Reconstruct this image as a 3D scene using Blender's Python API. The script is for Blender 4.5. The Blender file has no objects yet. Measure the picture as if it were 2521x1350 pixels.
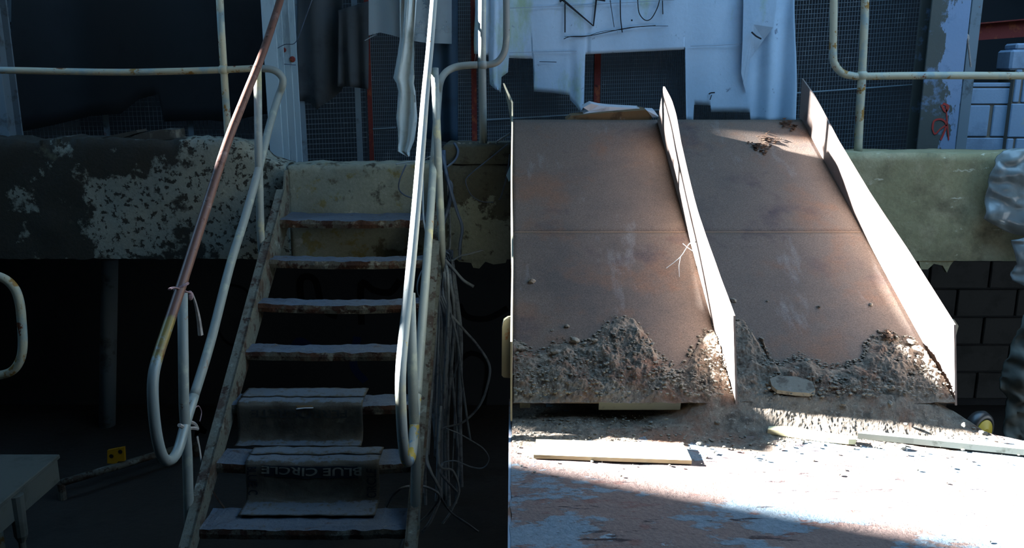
import bpy, bmesh, math, random
import numpy as np
from mathutils import Vector, noise as mnoise

# ------------------------------------------------------------------ camera, sky, sun, exposure
SC = bpy.context.scene
COL = SC.collection
F, CX, CY, W_PX = 2100.0, 1260.5, 675.0, 2521.0      # focal length and centre in photograph pixels
EYE = 2.4                                            # camera height above the ground
PITCH = math.atan((CY - 200.0) / F)

cd = bpy.data.cameras.new('camera'); cam = bpy.data.objects.new('camera', cd); COL.objects.link(cam)
cd.sensor_width = 36.0; cd.sensor_fit = 'HORIZONTAL'; cd.lens = 36.0 * F / W_PX
cd.clip_start = 0.05; cd.clip_end = 200
cam.location = (0, 0, EYE); cam.rotation_euler = (math.pi / 2 - PITCH, 0, 0)
SC.camera = cam

wd = bpy.data.worlds.new('sky'); SC.world = wd; wd.use_nodes = True
bg = wd.node_tree.nodes['Background']
bg.inputs['Color'].default_value = (0.30, 0.61, 1.0, 1); bg.inputs['Strength'].default_value = 7.0

SUN_AZ, SUN_EL = math.radians(12.0), math.radians(20.5)
to_sun = Vector((-math.cos(SUN_EL) * math.cos(SUN_AZ), math.cos(SUN_EL) * math.sin(SUN_AZ), math.sin(SUN_EL)))
sd = bpy.data.lights.new('sun_offscreen', 'SUN'); sun = bpy.data.objects.new('sun_offscreen', sd); COL.objects.link(sun)
sd.energy = 240.0; sd.angle = math.radians(1.5); sd.color = (0.95, 0.98, 1.0)
sun.rotation_euler = to_sun.to_track_quat('Z', 'Y').to_euler()
sun.location = to_sun * 30

SC.view_settings.view_transform = 'Standard'; SC.view_settings.look = 'None'
SC.view_settings.gamma = 1.0; SC.view_settings.use_curve_mapping = False
SC.view_settings.exposure = -0.7
SC.cycles.use_denoising = True; SC.cycles.denoising_prefilter = 'ACCURATE'; SC.cycles.transparent_max_bounces = 16
SC.cycles.max_bounces = 8; SC.cycles.diffuse_bounces = 5
SC.cycles.sample_clamp_indirect = 8.0

# ------------------------------------------------------------------ photograph pixel -> real point on a known plane
def ray(x, y):
    u, v = (x - CX) / F, (CY - y) / F
    return (u, math.cos(PITCH) + v * math.sin(PITCH), -math.sin(PITCH) + v * math.cos(PITCH))
def P(x, y, X=None, Y=None, Z=None):
    r = ray(x, y)
    t = X / r[0] if X is not None else (Y / r[1] if Y is not None else (Z - EYE) / r[2])
    return Vector((r[0] * t, r[1] * t, r[2] * t + EYE))
def PD(x, y, d, z):
    """point at known depth and height whose picture column is x"""
    dep = d * math.cos(PITCH) - (z - EYE) * math.sin(PITCH)
    return Vector(((x - CX) / F * dep, d, z))
def lin(h):
    c = [int(h[i:i + 2], 16) / 255 for i in (0, 2, 4)]
    return tuple(v / 12.92 if v <= .04045 else ((v + .055) / 1.055) ** 2.4 for v in c) + (1,)
RND = random.Random(7)
def nz(x, y=0.0, z=0.0): return mnoise.noise(Vector((x, y, z)))
def fbm(x, y, z=0.0, o=4):
    s, a, f = 0, 1, 1
    for _ in range(o):
        s += a * nz(x * f, y * f, z * f + 3.1 * _); a *= .5; f *= 2.03
    return s
def interp(x, pts): return float(np.interp(x, [p[0] for p in pts], [p[1] for p in pts]))

# ------------------------------------------------------------------ materials
MATS = {}
def mat(name, base, patches=(), rough=.8, metal=0.0, bump=None, dust=None, spec=.3, trans=None, alpha=None, fine=None, coord='pos'):
    """base colour, then noise patches (colour, scale, threshold, softness, seed[, stretch xyz[, bias kx x0 kz z0]])"""
    m = bpy.data.materials.new(name); m.use_nodes = True; nt = m.node_tree; N = nt.nodes; L = nt.links
    b = N['Principled BSDF']; b.inputs['Roughness'].default_value = rough; b.inputs['Metallic'].default_value = metal
    b.inputs['Specular IOR Level'].default_value = spec
    if coord == 'pos':
        g = N.new('ShaderNodeNewGeometry'); pos = g.outputs['Position']
    else:
        g = N.new('ShaderNodeNewGeometry'); pos = N.new('ShaderNodeTexCoord').outputs['Object']
    def noise(scale, seed, stretch=(1, 1, 1), detail=9, rgh=.66):
        mp = N.new('ShaderNodeMapping'); mp.inputs['Scale'].default_value = stretch
        mp.inputs['Location'].default_value = (seed * 1.7, seed * 2.3, seed * .9); L.new(pos, mp.inputs['Vector'])
        t = N.new('ShaderNodeTexNoise'); t.inputs['Scale'].default_value = scale; t.inputs['Detail'].default_value = detail
        t.inputs['Roughness'].default_value = rgh; L.new(mp.outputs[0], t.inputs['Vector'])
        return t.outputs['Fac']
    def math_(op, a, c, clamp=False):
        n = N.new('ShaderNodeMath'); n.operation = op; n.use_clamp = clamp
        for i, v in enumerate((a, c)):
            if isinstance(v, (int, float)): n.inputs[i].default_value = v
            else: L.new(v, n.inputs[i])
        return n.outputs[0]
    def mix(fac, ca, cb):
        n = N.new('ShaderNodeMix'); n.data_type = 'RGBA'
        if isinstance(fac, (int, float)): n.inputs['Factor'].default_value = fac
        else: L.new(fac, n.inputs['Factor'])
        for k, v in ((6, ca), (7, cb)):
            if isinstance(v, tuple): n.inputs[k].default_value = v
            else: L.new(v, n.inputs[k])
        return n.outputs[2]
    col = lin(base)
    masks = []
    for p in patches:
        c, sc, th, so, seed = p[:5]
        st = p[5] if len(p) > 5 and p[5] else (1, 1, 1)
        v = noise(sc, seed, st)
        if len(p) > 6 and p[6]:
            kx, x0, kz, z0 = p[6]
            sx = N.new('ShaderNodeSeparateXYZ'); L.new(pos, sx.inputs[0])
            v = math_('ADD', v, math_('ADD', math_('MULTIPLY', math_('SUBTRACT', sx.outputs[0], x0), kx), math_('MULTIPLY', math_('SUBTRACT', sx.outputs[2], z0), kz)))
        fac = math_('DIVIDE', math_('SUBTRACT', v, th), so, True)
        masks.append(fac)
        col = mix(fac, col, lin(c))
    if fine:                                              # fine value variation: scale, amount
        v = noise(fine[0], 9.0, detail=4, rgh=.7)
        k = math_('ADD', math_('MULTIPLY', math_('SUBTRACT', v, .5), fine[1] * 2), 1.0)
        n = N.new('ShaderNodeVectorMath'); n.operation = 'SCALE'
        if isinstance(col, tuple): n.inputs[0].default_value = col[:3]
        else: L.new(col, n.inputs[0])
        L.new(k, n.inputs['Scale']); col = n.outputs[0]
    if dust:                                              # dust lying on faces that look up: colour, threshold, softness, noise scale
        sx = N.new('ShaderNodeSeparateXYZ'); L.new(g.outputs['Normal'], sx.inputs[0])
        v = math_('ADD', sx.outputs[2], math_('MULTIPLY', math_('SUBTRACT', noise(dust[3], 4.0), .5), 1.2))
        col = mix(math_('DIVIDE', math_('SUBTRACT', v, dust[1]), dust[2], True), col, lin(dust[0]))
    if isinstance(col, tuple): b.inputs['Base Color'].default_value = col
    else: L.new(col, b.inputs['Base Color'])
    if bump:
        bp = N.new('ShaderNodeBump'); bp.inputs['Strength'].default_value = bump[1]; bp.inputs['Distance'].default_value = bump[2] if len(bump) > 2 else .01
        h = noise(bump[0], 5.0, detail=8, rgh=.65)
        if masks: h = math_('ADD', h, math_('MULTIPLY', masks[0], .25))
        L.new(h, bp.inputs['Height']); L.new(bp.outputs[0], b.inputs['Normal'])
    if trans: b.inputs['Transmission Weight'].default_value = trans
    if alpha is not None: b.inputs['Alpha'].default_value = alpha
    MATS[name] = m
    return m

# painted steel pipes, steel plate, concrete, cloth ...
mat('pipe_paint', '7a807d', [('b3a878', 3.0, .60, .10, 1), ('8d9388', 11, .55, .10, 2), ('7a5230', 9.0, .655, .04, 3), ('4a2a18', 16, .69, .03, 4)], rough=.5, bump=(60, .25, .003))
mat('pipe_worn', '6a4c42', [('86706a', 14, .55, .15, 1), ('3a241c', 24, .58, .06, 3), ('7d6c3c', 7, .5, .10, 5, None, (0, 0, -1.3, 1.56)), ('848c8a', 9, .5, .05, 6, None, (0, 0, -1.7, 1.40)), ('5a3018', 15, .64, .03, 7)], rough=.4, metal=.1, bump=(90, .2, .002))
mat('pipe_peeling', '8d9390', [('a9a48a', 3.0, .58, .10, 1), ('a08a3c', 10, .55, .02, 2, None, (0, 0, -.26, 1.16)), ('5c7c94', 12, .60, .02, 8, None, (0, 0, -.30, 1.12)), ('6a4c3a', 13, .66, .03, 3)], rough=.5, bump=(60, .3, .003))
mat('rail_rusty', 'aaa892', [('8a9c9a', 5, .50, .10, 1), ('8a6a34', 11, .575, .04, 2), ('6b3518', 14, .605, .03, 3)], rough=.55, bump=(60, .4, .004))
mat('chute_rust', '615349', [('504741', 1.8, .47, .20, 1), ('6b503f', 2.6, .53, .14, 2), ('3f3236', 1.9, .57, .14, 6), ('7c7876', 2.6, .60, .22, 4, (2.6, .7, .7)), ('a4a8b0', 7.0, .74, .05, 8, (2.2, .5, .5))], rough=.7, metal=.0, fine=(170, 1.1), bump=(170, .4, .004))
mat('flange_steel', '7c6e66', [('64524a', 5, .52, .15, 1), ('8f8280', 11, .58, .12, 2)], rough=.55, metal=.0, fine=(200, .2), bump=(120, .2, .003))
mat('weld_pale', '8f7a68', rough=.6)
mat('flange_edge', '8a93a0', [('7a5848', 8, .55, .1, 2)], rough=.45)
mat('bracket_paint', '8a8674', [('8a5a34', 14, .62, .06, 2)], rough=.55)
mat('platform_crust', '736059', [('6e7a82', 2.6, .50, .03, 1.9, (1, 1.9, 1)), ('6f5048', 6.5, .58, .06, 2, (1, 2.4, 1)), ('838f96', 5.0, .64, .02, 7.7, (1, 2, 1)), ('33292a', 14, .61, .05, 3, (.5, 2.2, 1)), ('1c1716', 40, .66, .03, 4, (.4, 2.0, 1))], rough=.85, fine=(90, .5), bump=(45, .7, .014))
mat('concrete_side', '5b5a54', [('3c3b38', 6, .5, .1, 1)], rough=.9, bump=(30, .5, .01))
mat('beam_flaking', '2e2e29', [('7c8279', 2.4, .50, .035, 3.2, None, (.085, -2.1, .05, 1.7)), ('2e2d27', 28, .535, .05, 6), ('545648', 5, .62, .1, 7)], rough=.9, fine=(60, .3), bump=(55, .6, .008))
mat('riser_paint', '747a70', [('4c4a3c', 3.6, .57, .05, 3.3), ('33332c', 5, .60, .06, 8), ('6f6a48', 8, .57, .06, 4), ('8a8f88', 6, .62, .04, 12)], rough=.85, fine=(60, .35), bump=(50, .5, .006))
mat('pier_flaking', '44453c', [('6f766c', 3.4, .50, .02, 14.4, None, (.15, -.1, -.5, 1.65)), ('33332b', 9, .57, .06, 4)], rough=.9, fine=(60, .35), bump=(50, .6, .008))
mat('beam_plaster', '8d8868', [('a89f80', 2.4, .48, .16, 5), ('746c54', 4.2, .54, .16, 6), ('c0bba2', 8, .63, .04, 9, (1, 1, 2.4)), ('4c4839', 2.2, .64, .16, 3)], rough=.9, fine=(50, .3), bump=(40, .5, .006))
mat('slab_concrete', '3c3c37', [('6d6d64', 5, .55, .1, 2)], rough=.95, bump=(40, .6, .01), fine=(40, .2))
mat('stair_steel', '4c4a42', [('40281a', 6, .48, .08, 1), ('2c160c', 15, .52, .06, 2), ('74746a', 10, .57, .06, 3)], rough=.7, dust=('4a5562', .72, .20, 26), fine=(90, .6), bump=(60, .8, .006))
mat('stringer_steel', '565952', [('3c3028', 7, .49, .08, 1), ('2c1c12', 16, .56, .05, 2), ('747a76', 11, .60, .06, 3)], rough=.7, bump=(70, .6, .005), fine=(80, .4))
mat('sack_paper', '45433d', [('322e28', 5, .50, .15, 1), ('54524b', 9, .58, .1, 2)], rough=.95, dust=('4c5660', .80, .18, 40), bump=(30, .5, .006))
mat('print_dark', '121a24', [('232a32', 30, .58, .08, 3)], rough=.95)
mat('print_faint', '282d2e', [('403e38', 30, .50, .2, 3)], rough=.95)
mat('print_pale', '666a64', [('484a46', 30, .58, .1, 3)], rough=.95)
mat('dirt', '776c60', [('554d45', 22, .50, .14, 1), ('8f867a', 60, .56, .1, 2), ('6f5648', 4, .52, .12, 4)], rough=1, fine=(200, .5), bump=(200, .6, .005), spec=.1)
mat('stone', '7a766c', [('5c574f', 20, .52, .1, 1), ('94908a', 30, .6, .1, 2)], rough=.95, fine=(120, .3), bump=(90, .5, .004), spec=.1)
mat('dark_clod', '4a382c', [('2c2018', 30, .5, .1, 1)], rough=1, bump=(120, .8, .006))
mat('board_pale', 'b9b18f', [('8c8462', 6, .55, .1, 1, (.5, 4, 4))], rough=.7)
mat('strip_steel', '6a6e68', [('50534c', 16, .55, .1, 1)], rough=.6)
mat('sack_brown', '5a4a34', [('3e3224', 8, .52, .1, 1), ('7c7a74', 5, .60, .06, 2)], rough=.95, bump=(40, .5, .005))
mat('paper_white', 'a9abb0', [('4a4d55', 22, .64, .05, 1), ('8a8c90', 6, .55, .1, 2)], rough=.9)
mat('tarp_white', '9eb6ca', [('8ca6bc', 2.0, .52, .2, 1), ('8ba38c', 2.6, .57, .14, 5.6, (1.6, 1, .6), (-.04, .9, .12, 2.5)), ('66768a', 14, .66, .06, 3)], rough=.7, fine=(40, .08), bump=(12, .25, .01))
mat('tarp_mark', '1c2026', rough=.9)
mat('tarp_seam', '7d8c9a', rough=.8)
mat('cloth_grey', 'c0c8c6', [('9ca4a0', 6, .52, .15, 1)], rough=.9, bump=(20, .3, .006))
mat('sheet_dusty', '6a6d66', [('575a54', 5, .5, .2, 1)], rough=.8)
mat('cloth_navy', '1d3547', [('14242f', 4, .5, .2, 1)], rough=.75)
mat('cloth_dark', '3c4348', [('2a3036', 4, .5, .2, 1)], rough=.9, alpha=.96)
mat('cloth_shade_black', '1c1f22', [('15171a', 3, .5, .2, 1)], rough=.9)  # near-black holds the corner's shade; the cloth's own tone is unknown
mat('polythene', 'a9bcc4', [('8ba0a8', 6, .55, .2, 1)], rough=.5, alpha=.42, spec=.6)
mat('polythene_thick', '8d9a9e', [('74807f', 5, .5, .2, 1)], rough=.2, alpha=.66, spec=.7)
mat('mesh_wire', '67747c', [('8c979c', 8, .55, .1, 1)], rough=.6, metal=.2)
mat('red_steel', '6a2a26', [('8a4a2e', 12, .54, .1, 1), ('3a1a18', 20, .6, .08, 2)], rough=.75, bump=(50, .4, .004))
mat('grey_steel', '6a7a84', [('4c5458', 6, .55, .1, 1), ('6a3a26', 9, .67, .04, 3)], rough=.7)
mat('column_paint', '8fa4ae', [('6e7f88', 4, .52, .12, 1, (2, 2, .5)), ('6b3b24', 8, .69, .04, 3)], rough=.65, bump=(40, .2, .004))
mat('column_flaked', '748aa6', [('4a4f4c', 3.2, .50, .02, 11.3, (1.4, 1, .7), (-1.6, 2.80, .0, 2.5)), ('627892', 8, .55, .1, 2)], rough=.75, bump=(40, .3, .006))
mat('graffiti_red', 'a03a34', [('7a5040', 20, .55, .1, 1)], rough=.9)
mat('graffiti_black', '0a0b0d', rough=.9)
mat('graffiti_blue', '1a2c52', rough=.9)
mat('block_paint', '8097ae', [('6c8094', 4, .52, .15, 1), ('9aa28c', 6, .63, .1, 4)], rough=.85, fine=(80, .1), bump=(60, .3, .004))
mat('mortar', '6a655c', rough=.95)
mat('block_bare', '4c5052', [('3f4345', 5, .5, .15, 1)], rough=.95, bump=(60, .4, .006))
mat('wall_dark_grey', '34383c', [('2a2e32', 2, .5, .2, 1)], rough=.95)  # plain dark grey with a slight random tone
mat('room_grey', '3f4143', [('343638', 1.5, .5, .2, 1)], rough=.95)
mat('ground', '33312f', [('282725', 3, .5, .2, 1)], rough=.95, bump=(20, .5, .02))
mat('roof_sheet', '34373a', rough=.9)
mat('cable_grey', '717b82', [('505860', 12, .5, .1, 1)], rough=.6)
mat('cable_blue', '3c4c60', [('2a3644', 12, .5, .1, 1)], rough=.5)
mat('cable_pale', '8a959c', rough=.6)
mat('rag_pale', '97928e', [('7a7472', 16, .5, .15, 1)], rough=.95)
mat('rag_pink', '8d7478', rough=.95)
mat('scrap_blue', '86b4c8', rough=.5)
mat('yellow_paint', 'a87e12', [('5a4310', 14, .6, .06, 1)], rough=.5)
mat('wheel_yellow', 'd8b838', [('a08020', 10, .6, .1, 1)], rough=.35)
mat('tyre_black', '2a2c2e', rough=.35, spec=.5)
mat('table_top', '484d49', [('3a3f3b', 5, .5, .1, 1)], rough=.8)

# ------------------------------------------------------------------ mesh helpers
def mesh_data(name, V, Fc, m, smooth=False):
    me = bpy.data.meshes.new(name); me.from_pydata([tuple(v) for v in V], [], Fc)
    if smooth: me.polygons.foreach_set('use_smooth', [True] * len(me.polygons))
    me.materials.append(MATS[m]); me.update()
    return me
def root(name, loc, label, cat, group=None):
    o = bpy.data.objects.new(name, None); COL.objects.link(o); o.location = loc; o.empty_display_size = .1
    o['label'] = label; o['category'] = cat
    if group: o['group'] = group
    return o
def origin_of(o):
    v = Vector(o.location)
    while o.parent: o = o.parent; v = v + Vector(o.location)
    return v
def obj(name, geo, m, parent=None, label=None, cat=None, group=None, kind=None, smooth=False):
    """link a mesh given in room coordinates as one object; a part keeps its thing's origin, a thing gets an origin at its base"""
    V, Fc = geo
    V = [Vector(v) for v in V]
    if parent is not None: o0 = origin_of(parent)
    else:
        a = np.array([tuple(v) for v in V]); o0 = Vector((float((a[:, 0].min() + a[:, 0].max()) / 2), float((a[:, 1].min() + a[:, 1].max()) / 2), float(a[:, 2].min())))
    me = mesh_data(name, [v - o0 for v in V], Fc, m, smooth)
    o = bpy.data.objects.new(name, me); COL.objects.link(o)
    if parent is not None: o.parent = parent
    else: o.location = o0
    if label: o['label'] = label
    if cat: o['category'] = cat
    if group: o['group'] = group
    if kind: o['kind'] = kind
    return o
def join(*gs):
    V, Fc = [], []
    for v, f in gs:
        n = len(V); V += list(v); Fc += [tuple(i + n for i in q) for q in f]
    return V, Fc
def box(x0, x1, y0, y1, z0, z1):
    V = [(x, y, z) for z in (z0, z1) for y in (y0, y1) for x in (x0, x1)]
    return V, [(0, 2, 3, 1), (4, 5, 7, 6), (0, 1, 5, 4), (2, 6, 7, 3), (0, 4, 6, 2), (1, 3, 7, 5)]
def bevel_box(x0, x1, y0, y1, z0, z1, b):
    """box with chamfered edges on the camera side and all round: a small bmesh bevel"""
    bm = bmesh.new(); V, Fc = box(x0, x1, y0, y1, z0, z1)
    vs = [bm.verts.new(v) for v in V]
    for f in Fc: bm.faces.new([vs[i] for i in f])
    bmesh.ops.bevel(bm, geom=bm.edges[:], offset=b, segments=1, affect='EDGES')
    bm.verts.index_update()
    r = [tuple(v.co) for v in bm.verts], [tuple(v.index for v in f.verts) for f in bm.faces]
    bm.free(); return r
def prism(poly, axis, a, c):
    """extrude a polygon (2-D points) along an axis from a to c; poly coordinates are the other two axes in order"""
    n = len(poly); V = []
    for t in (a, c):
        for p in poly:
            V.append({'x': (t, p[0], p[1]), 'y': (p[0], t, p[1]), 'z': (p[0], p[1], t)}[axis])
    return V, [tuple(range(n))[::-1], tuple(range(n, 2 * n))] + [(i, (i + 1) % n, n + (i + 1) % n, n + i) for i in range(n)]
def smooth_path(pts, k=6):
    pts = [Vector(p) for p in pts]; out = []
    for i in range(len(pts) - 1):
        p0, p1, p2, p3 = pts[max(i - 1, 0)], pts[i], pts[i + 1], pts[min(i + 2, len(pts) - 1)]
        for j in range(k):
            t = j / k
            out.append(.5 * ((2 * p1) + (p2 - p0) * t + (2 * p0 - 5 * p1 + 4 * p2 - p3) * t * t + (3 * p1 - p0 - 3 * p2 + p3) * t ** 3))
    out.append(pts[-1]); return out
def tube(path, r, n=12, flat=None, twist=0.0):
    """swept tube; r number or list per point; flat=(a,b) makes a strap section"""
    path = [Vector(p) for p in path]; V, Fc = [], []; up = None; m = len(path)
    for i, p in enumerate(path):
        t = (path[min(i + 1, m - 1)] - path[max(i - 1, 0)]).normalized()
        if up is None: up = Vector((0, 0, 1)).cross(t) if abs(t.z) < .9 else Vector((1, 0, 0)).cross(t)
        up = (up - t * up.dot(t)).normalized(); s = t.cross(up)
        ri = r[i] if isinstance(r, (list, tuple)) else r
        for k in range(n):
            a = 2 * math.pi * k / n + twist * i / max(m - 1, 1)
            ca, sa = math.cos(a), math.sin(a)
            if flat: V.append(p + up * ca * flat[0] + s * sa * flat[1])
            else: V.append(p + up * ca * ri + s * sa * ri)
    for i in range(m - 1):
        for k in range(n):
            a, c = i * n + k, i * n + (k + 1) % n
            Fc.append((a, c, c + n, a + n))
    Fc.append(tuple(range(n))[::-1]); Fc.append(tuple(range((m - 1) * n, m * n)))
    return V, Fc
def ball(c, r, sc=(1, 1, 1), seg=14, rings=8):
    V, Fc = [], []
    for i in range(rings + 1):
        ph = math.pi * i / rings
        for k in range(seg):
            a = 2 * math.pi * k / seg
            V.append((c[0] + r * sc[0] * math.sin(ph) * math.cos(a), c[1] + r * sc[1] * math.sin(ph) * math.sin(a), c[2] + r * sc[2] * math.cos(ph)))
    for i in range(rings):
        for k in range(seg):
            a, d = i * seg + k, i * seg + (k + 1) % seg
            Fc.append((a, a + seg, d + seg, d))
    return V, Fc
def grid(nu, nv, fn):
    V = [fn(i / (nu - 1), j / (nv - 1)) for j in range(nv) for i in range(nu)]
    return V, [(j * nu + i, j * nu + i + 1, (j + 1) * nu + i + 1, (j + 1) * nu + i) for j in range(nv - 1) for i in range(nu - 1)]
def thicken(geo, off):
    """close an open sheet: second skin displaced by vector off, rim stitched"""
    V, Fc = geo; n = len(V); V = [Vector(v) for v in V]; off = Vector(off)
    from collections import Counter
    cnt = Counter()
    for f in Fc:
        for a, c in zip(f, f[1:] + f[:1]): cnt[tuple(sorted((a, c)))] += 1
    V2 = V + [v + off for v in V]; F2 = list(Fc) + [tuple(i + n for i in f[::-1]) for f in Fc]
    for f in Fc:
        for a, c in zip(f, f[1:] + f[:1]):
            if cnt[tuple(sorted((a, c)))] == 1: F2.append((c, a, a + n, c + n))
    return V2, F2
def cloth(prof, ytop, Y, ripple, step=4.0, rows=16, thick=.004, tilt=0.0):
    """hanging sheet: prof = [(pixel x, bottom pixel y)], hung from pixel row ytop on the plane at depth Y, folds by ripple(x metres, v)"""
    xs = []
    for (a, _), (c, _) in zip(prof, prof[1:]):
        k = max(1, int((c - a) / step)); xs += [a + (c - a) * i / k for i in range(k)]
    xs.append(prof[-1][0])
    V = []
    yt = ytop if callable(ytop) else (lambda x: ytop)
    for j in range(rows + 1):
        v = j / rows
        for x in xs:
            p = P(x, yt(x) + (interp(x, prof) - yt(x)) * v, Y=Y)
            dx, dy = ripple(p.x, v)
            V.append(p + Vector((dx, dy, 0)))
    n = len(xs)
    Fc = [(j * n + i, j * n + i + 1, (j + 1) * n + i + 1, (j + 1) * n + i) for j in range(rows) for i in range(n - 1)]
    return thicken((V, Fc), (0, thick, 0)) if thick else (V, Fc)
def text_geo(s, size):
    """outline lettering as flat mesh in its own plane, centred"""
    cu = bpy.data.curves.new('letters', 'FONT'); cu.body = s; cu.size = size; cu.align_x = 'CENTER'; cu.align_y = 'CENTER'; cu.offset = size * .018
    t = bpy.data.objects.new('letters', cu); COL.objects.link(t)
    dg = bpy.context.evaluated_depsgraph_get(); me = t.evaluated_get(dg).to_mesh()
    V = [v.co.copy() for v in me.vertices]; Fc = [tuple(p.vertices) for p in me.polygons]
    t.evaluated_get(dg).to_mesh_clear(); bpy.data.objects.remove(t); bpy.data.curves.remove(cu)
    return V, Fc

# ================================================================== THE ROOM SHELL
XL_WALL, XR_WALL, Y_BACK, Y_FRONT, Z_ROOF = -4.5, 5.5, 9.0, -4.0, 5.6
ROOF_EDGE_X, ROOF_EDGE_Y, ROOF_NEAR_Y = 1.1, 5.3, .6
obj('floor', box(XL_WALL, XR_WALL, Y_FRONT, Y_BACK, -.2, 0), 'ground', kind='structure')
obj('wall_back', box(XL_WALL, XR_WALL, Y_BACK, Y_BACK + .3, 0, Z_ROOF), 'wall_dark_grey', kind='structure')
obj('wall_front', box(XL_WALL, XR_WALL, Y_FRONT - .3, Y_FRONT, 0, Z_ROOF), 'room_grey', kind='structure')
obj('wall_right', box(XR_WALL, XR_WALL + .3, Y_FRONT, Y_BACK, 0, Z_ROOF), 'room_grey', kind='structure')
# unseen left wall; opening's sill and leaning jamb are shaped to steer the sun
sill = [(3.677, 2.85), (3.92, 2.86), (3.98, 3.10), (4.15, 3.2), (4.6, 3.29), (5.25, 3.60), (5.35, 3.86), (5.5, 4.02), (5.8, 4.16), (5.92, 4.26), (6.22, 4.44)]
lean = (3.677 - .285 * (Z_ROOF - 2.85) / .542, Z_ROOF)              # the near jamb leans outwards
g = [prism([(Y_FRONT, 0), (sill[0][0], 0), sill[0], lean, (Y_FRONT, Z_ROOF)], 'x', XL_WALL - .3, XL_WALL), box(XL_WALL - .3, XL_WALL, sill[-1][0], Y_BACK, 0, Z_ROOF)]
for (y0, z0), (y1, z1) in zip(sill, sill[1:]):
    g.append(prism([(y0, 0), (y1, 0), (y1, z1), (y0, z0)], 'x', XL_WALL - .3, XL_WALL))
obj('wall_left', join(*g), 'room_grey', kind='structure')
obj('ceiling', join(box(XL_WALL - .3, ROOF_EDGE_X, Y_FRONT - .3, Y_BACK + .3, Z_ROOF, Z_ROOF + .15), box(ROOF_EDGE_X, XR_WALL + .3, ROOF_EDGE_Y, Y_BACK + .3, Z_ROOF, Z_ROOF + .15), box(ROOF_EDGE_X, XR_WALL + .3, Y_FRONT - .3, ROOF_NEAR_Y, Z_ROOF, Z_ROOF + .15)), 'roof_sheet', kind='structure')

# ================================================================== CONCRETE LANDING
YW = 4.87                                             # front face of the landing
Z_FLOOR = P(900, 405, Y=YW).z                         # landing floor
Z_SLAB = Z_FLOOR - .14
Z_UNDER = P(1180, 638, Y=YW).z
landing = root('concrete_landing', (0, YW + .6, Z_UNDER), 'raised concrete landing with flaking painted edge beam behind stairs and chute', 'landing')
def beam(x0, x1, top, zb, y0, y1, amp, seed, nx, nzr=14, chip=.02):
    """edge beam: front, top and back skins with spalled arris; top = function of x"""
    V, Fc = [], []
    prof = [(0, j / nzr) for j in range(nzr + 1)] + [(i / 5, 1.0) for i in range(1, 6)] + [(1.0, 1 - j / 3) for j in range(1, 4)]
    m = len(prof)
    for i in range(nx + 1):
        x = x0 + (x1 - x0) * i / nx; zt = top(x)
        for (py, pz) in prof:
            y = y0 + (y1 - y0) * py; z = zb + (zt - zb) * pz
            d = fbm(x * 4 + seed, z * 5, y * 4) * amp
            if pz == 1.0: z += fbm(x * 9, y * 9, seed, 5) * amp * 1.6
            if py == 0 and pz > .93: d += abs(fbm(x * 7, seed, 1)) * chip * 2; z -= abs(fbm(x * 11, seed, 5)) * chip * .8 if pz == 1 else 0
            if pz == 0: z += fbm(x * 13, seed + 8, 2) * amp * .8
            V.append((x, y + d * (1 if py < .5 else 0), z))
    for i in range(nx):
        for k in range(m - 1): Fc.append((i * m + k, (i + 1) * m + k, (i + 1) * m + k + 1, i * m + k + 1))
    for i in (0, nx): Fc.append(tuple(i * m + k for k in range(m)))
    return V, Fc
xk = P(705, 410, Y=YW).x
kt = [(P(x, y, Y=YW).x, P(x, y, Y=YW).z) for x, y in [(-200, 342), (0, 340), (60, 350), (150, 338), (300, 344), (420, 345), (430, 342), (560, 343), (600, 352), (625, 370), (650, 392), (690, 404), (720, 410)]]
obj('edge_beam', beam(-3.7, xk, lambda x: interp(x, kt), Z_UNDER, YW, YW + .22, .012, 3.0, 150, chip=.025), 'beam_flaking', landing, smooth=True)
xp0, xp1 = P(1088, 355, Y=YW).x, P(1272, 355, Y=YW).x
rt_ = [(xk, Z_FLOOR - .01), (xk + .1, Z_FLOOR), (xp0 + .03, Z_FLOOR + .005)]
obj('stair_head', beam(xk, xp0 + .02, lambda x: interp(x, rt_), Z_UNDER, YW + .006, YW + .2, .008, 9.0, 60, chip=.012), 'riser_paint', landing, smooth=True)
zp = P(1180, 356, Y=YW).z
pt_ = [(xp0, zp - .03), (xp0 + .012, zp - .006), (xp0 + .03, zp), (xp1, zp)]
zcr = P(1180, 405, Y=YW).z
obj('pier', beam(xp0, xp1, lambda x: zcr - .003, Z_UNDER, YW - .012, YW + .3, .004, 5.0, 30, chip=.004), 'pier_flaking', landing, smooth=True)
obj('pier_cap', beam(xp0, xp1, lambda x: interp(x, pt_), zcr + .003, YW - .014, YW + .3, .004, 6.0, 40, 6, chip=.006), 'pier_flaking', landing, smooth=True)
zr = P(2200, 375, Y=YW).z
obj('edge_beam', beam(xp1, 3.9, lambda x: zr - .004 * x + .004, Z_UNDER - .012, YW, YW + .3, .004, 12.0, 150, chip=.006), 'beam_plaster', landing, smooth=True)
obj('slab', box(-4.4, 5.4, YW + .12, 6.3, Z_UNDER + .015, Z_SLAB), 'slab_concrete', landing)
# broken plaster hanging below the right beam
fl = [(2262, 640), (2320, 640), (2350, 642), (2340, 655), (2332, 672), (2322, 655), (2300, 650), (2285, 664), (2268, 664)]
obj('plaster_flake', prism([(P(x, y, Y=YW).x, P(x, y, Y=YW).z) for x, y in fl], 'y', YW + .004, YW + .03), 'beam_plaster', landing)
fl = [(1120, 634), (1250, 634), (1245, 648), (1215, 652), (1195, 645), (1180, 662), (1165, 660), (1160, 648), (1130, 645)]
obj('plaster_flake', prism([(P(x, y, Y=YW).x, P(x, y, Y=YW).z) for x, y in fl], 'y', YW + .004, YW + .03), 'pier_flaking', landing)

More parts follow.
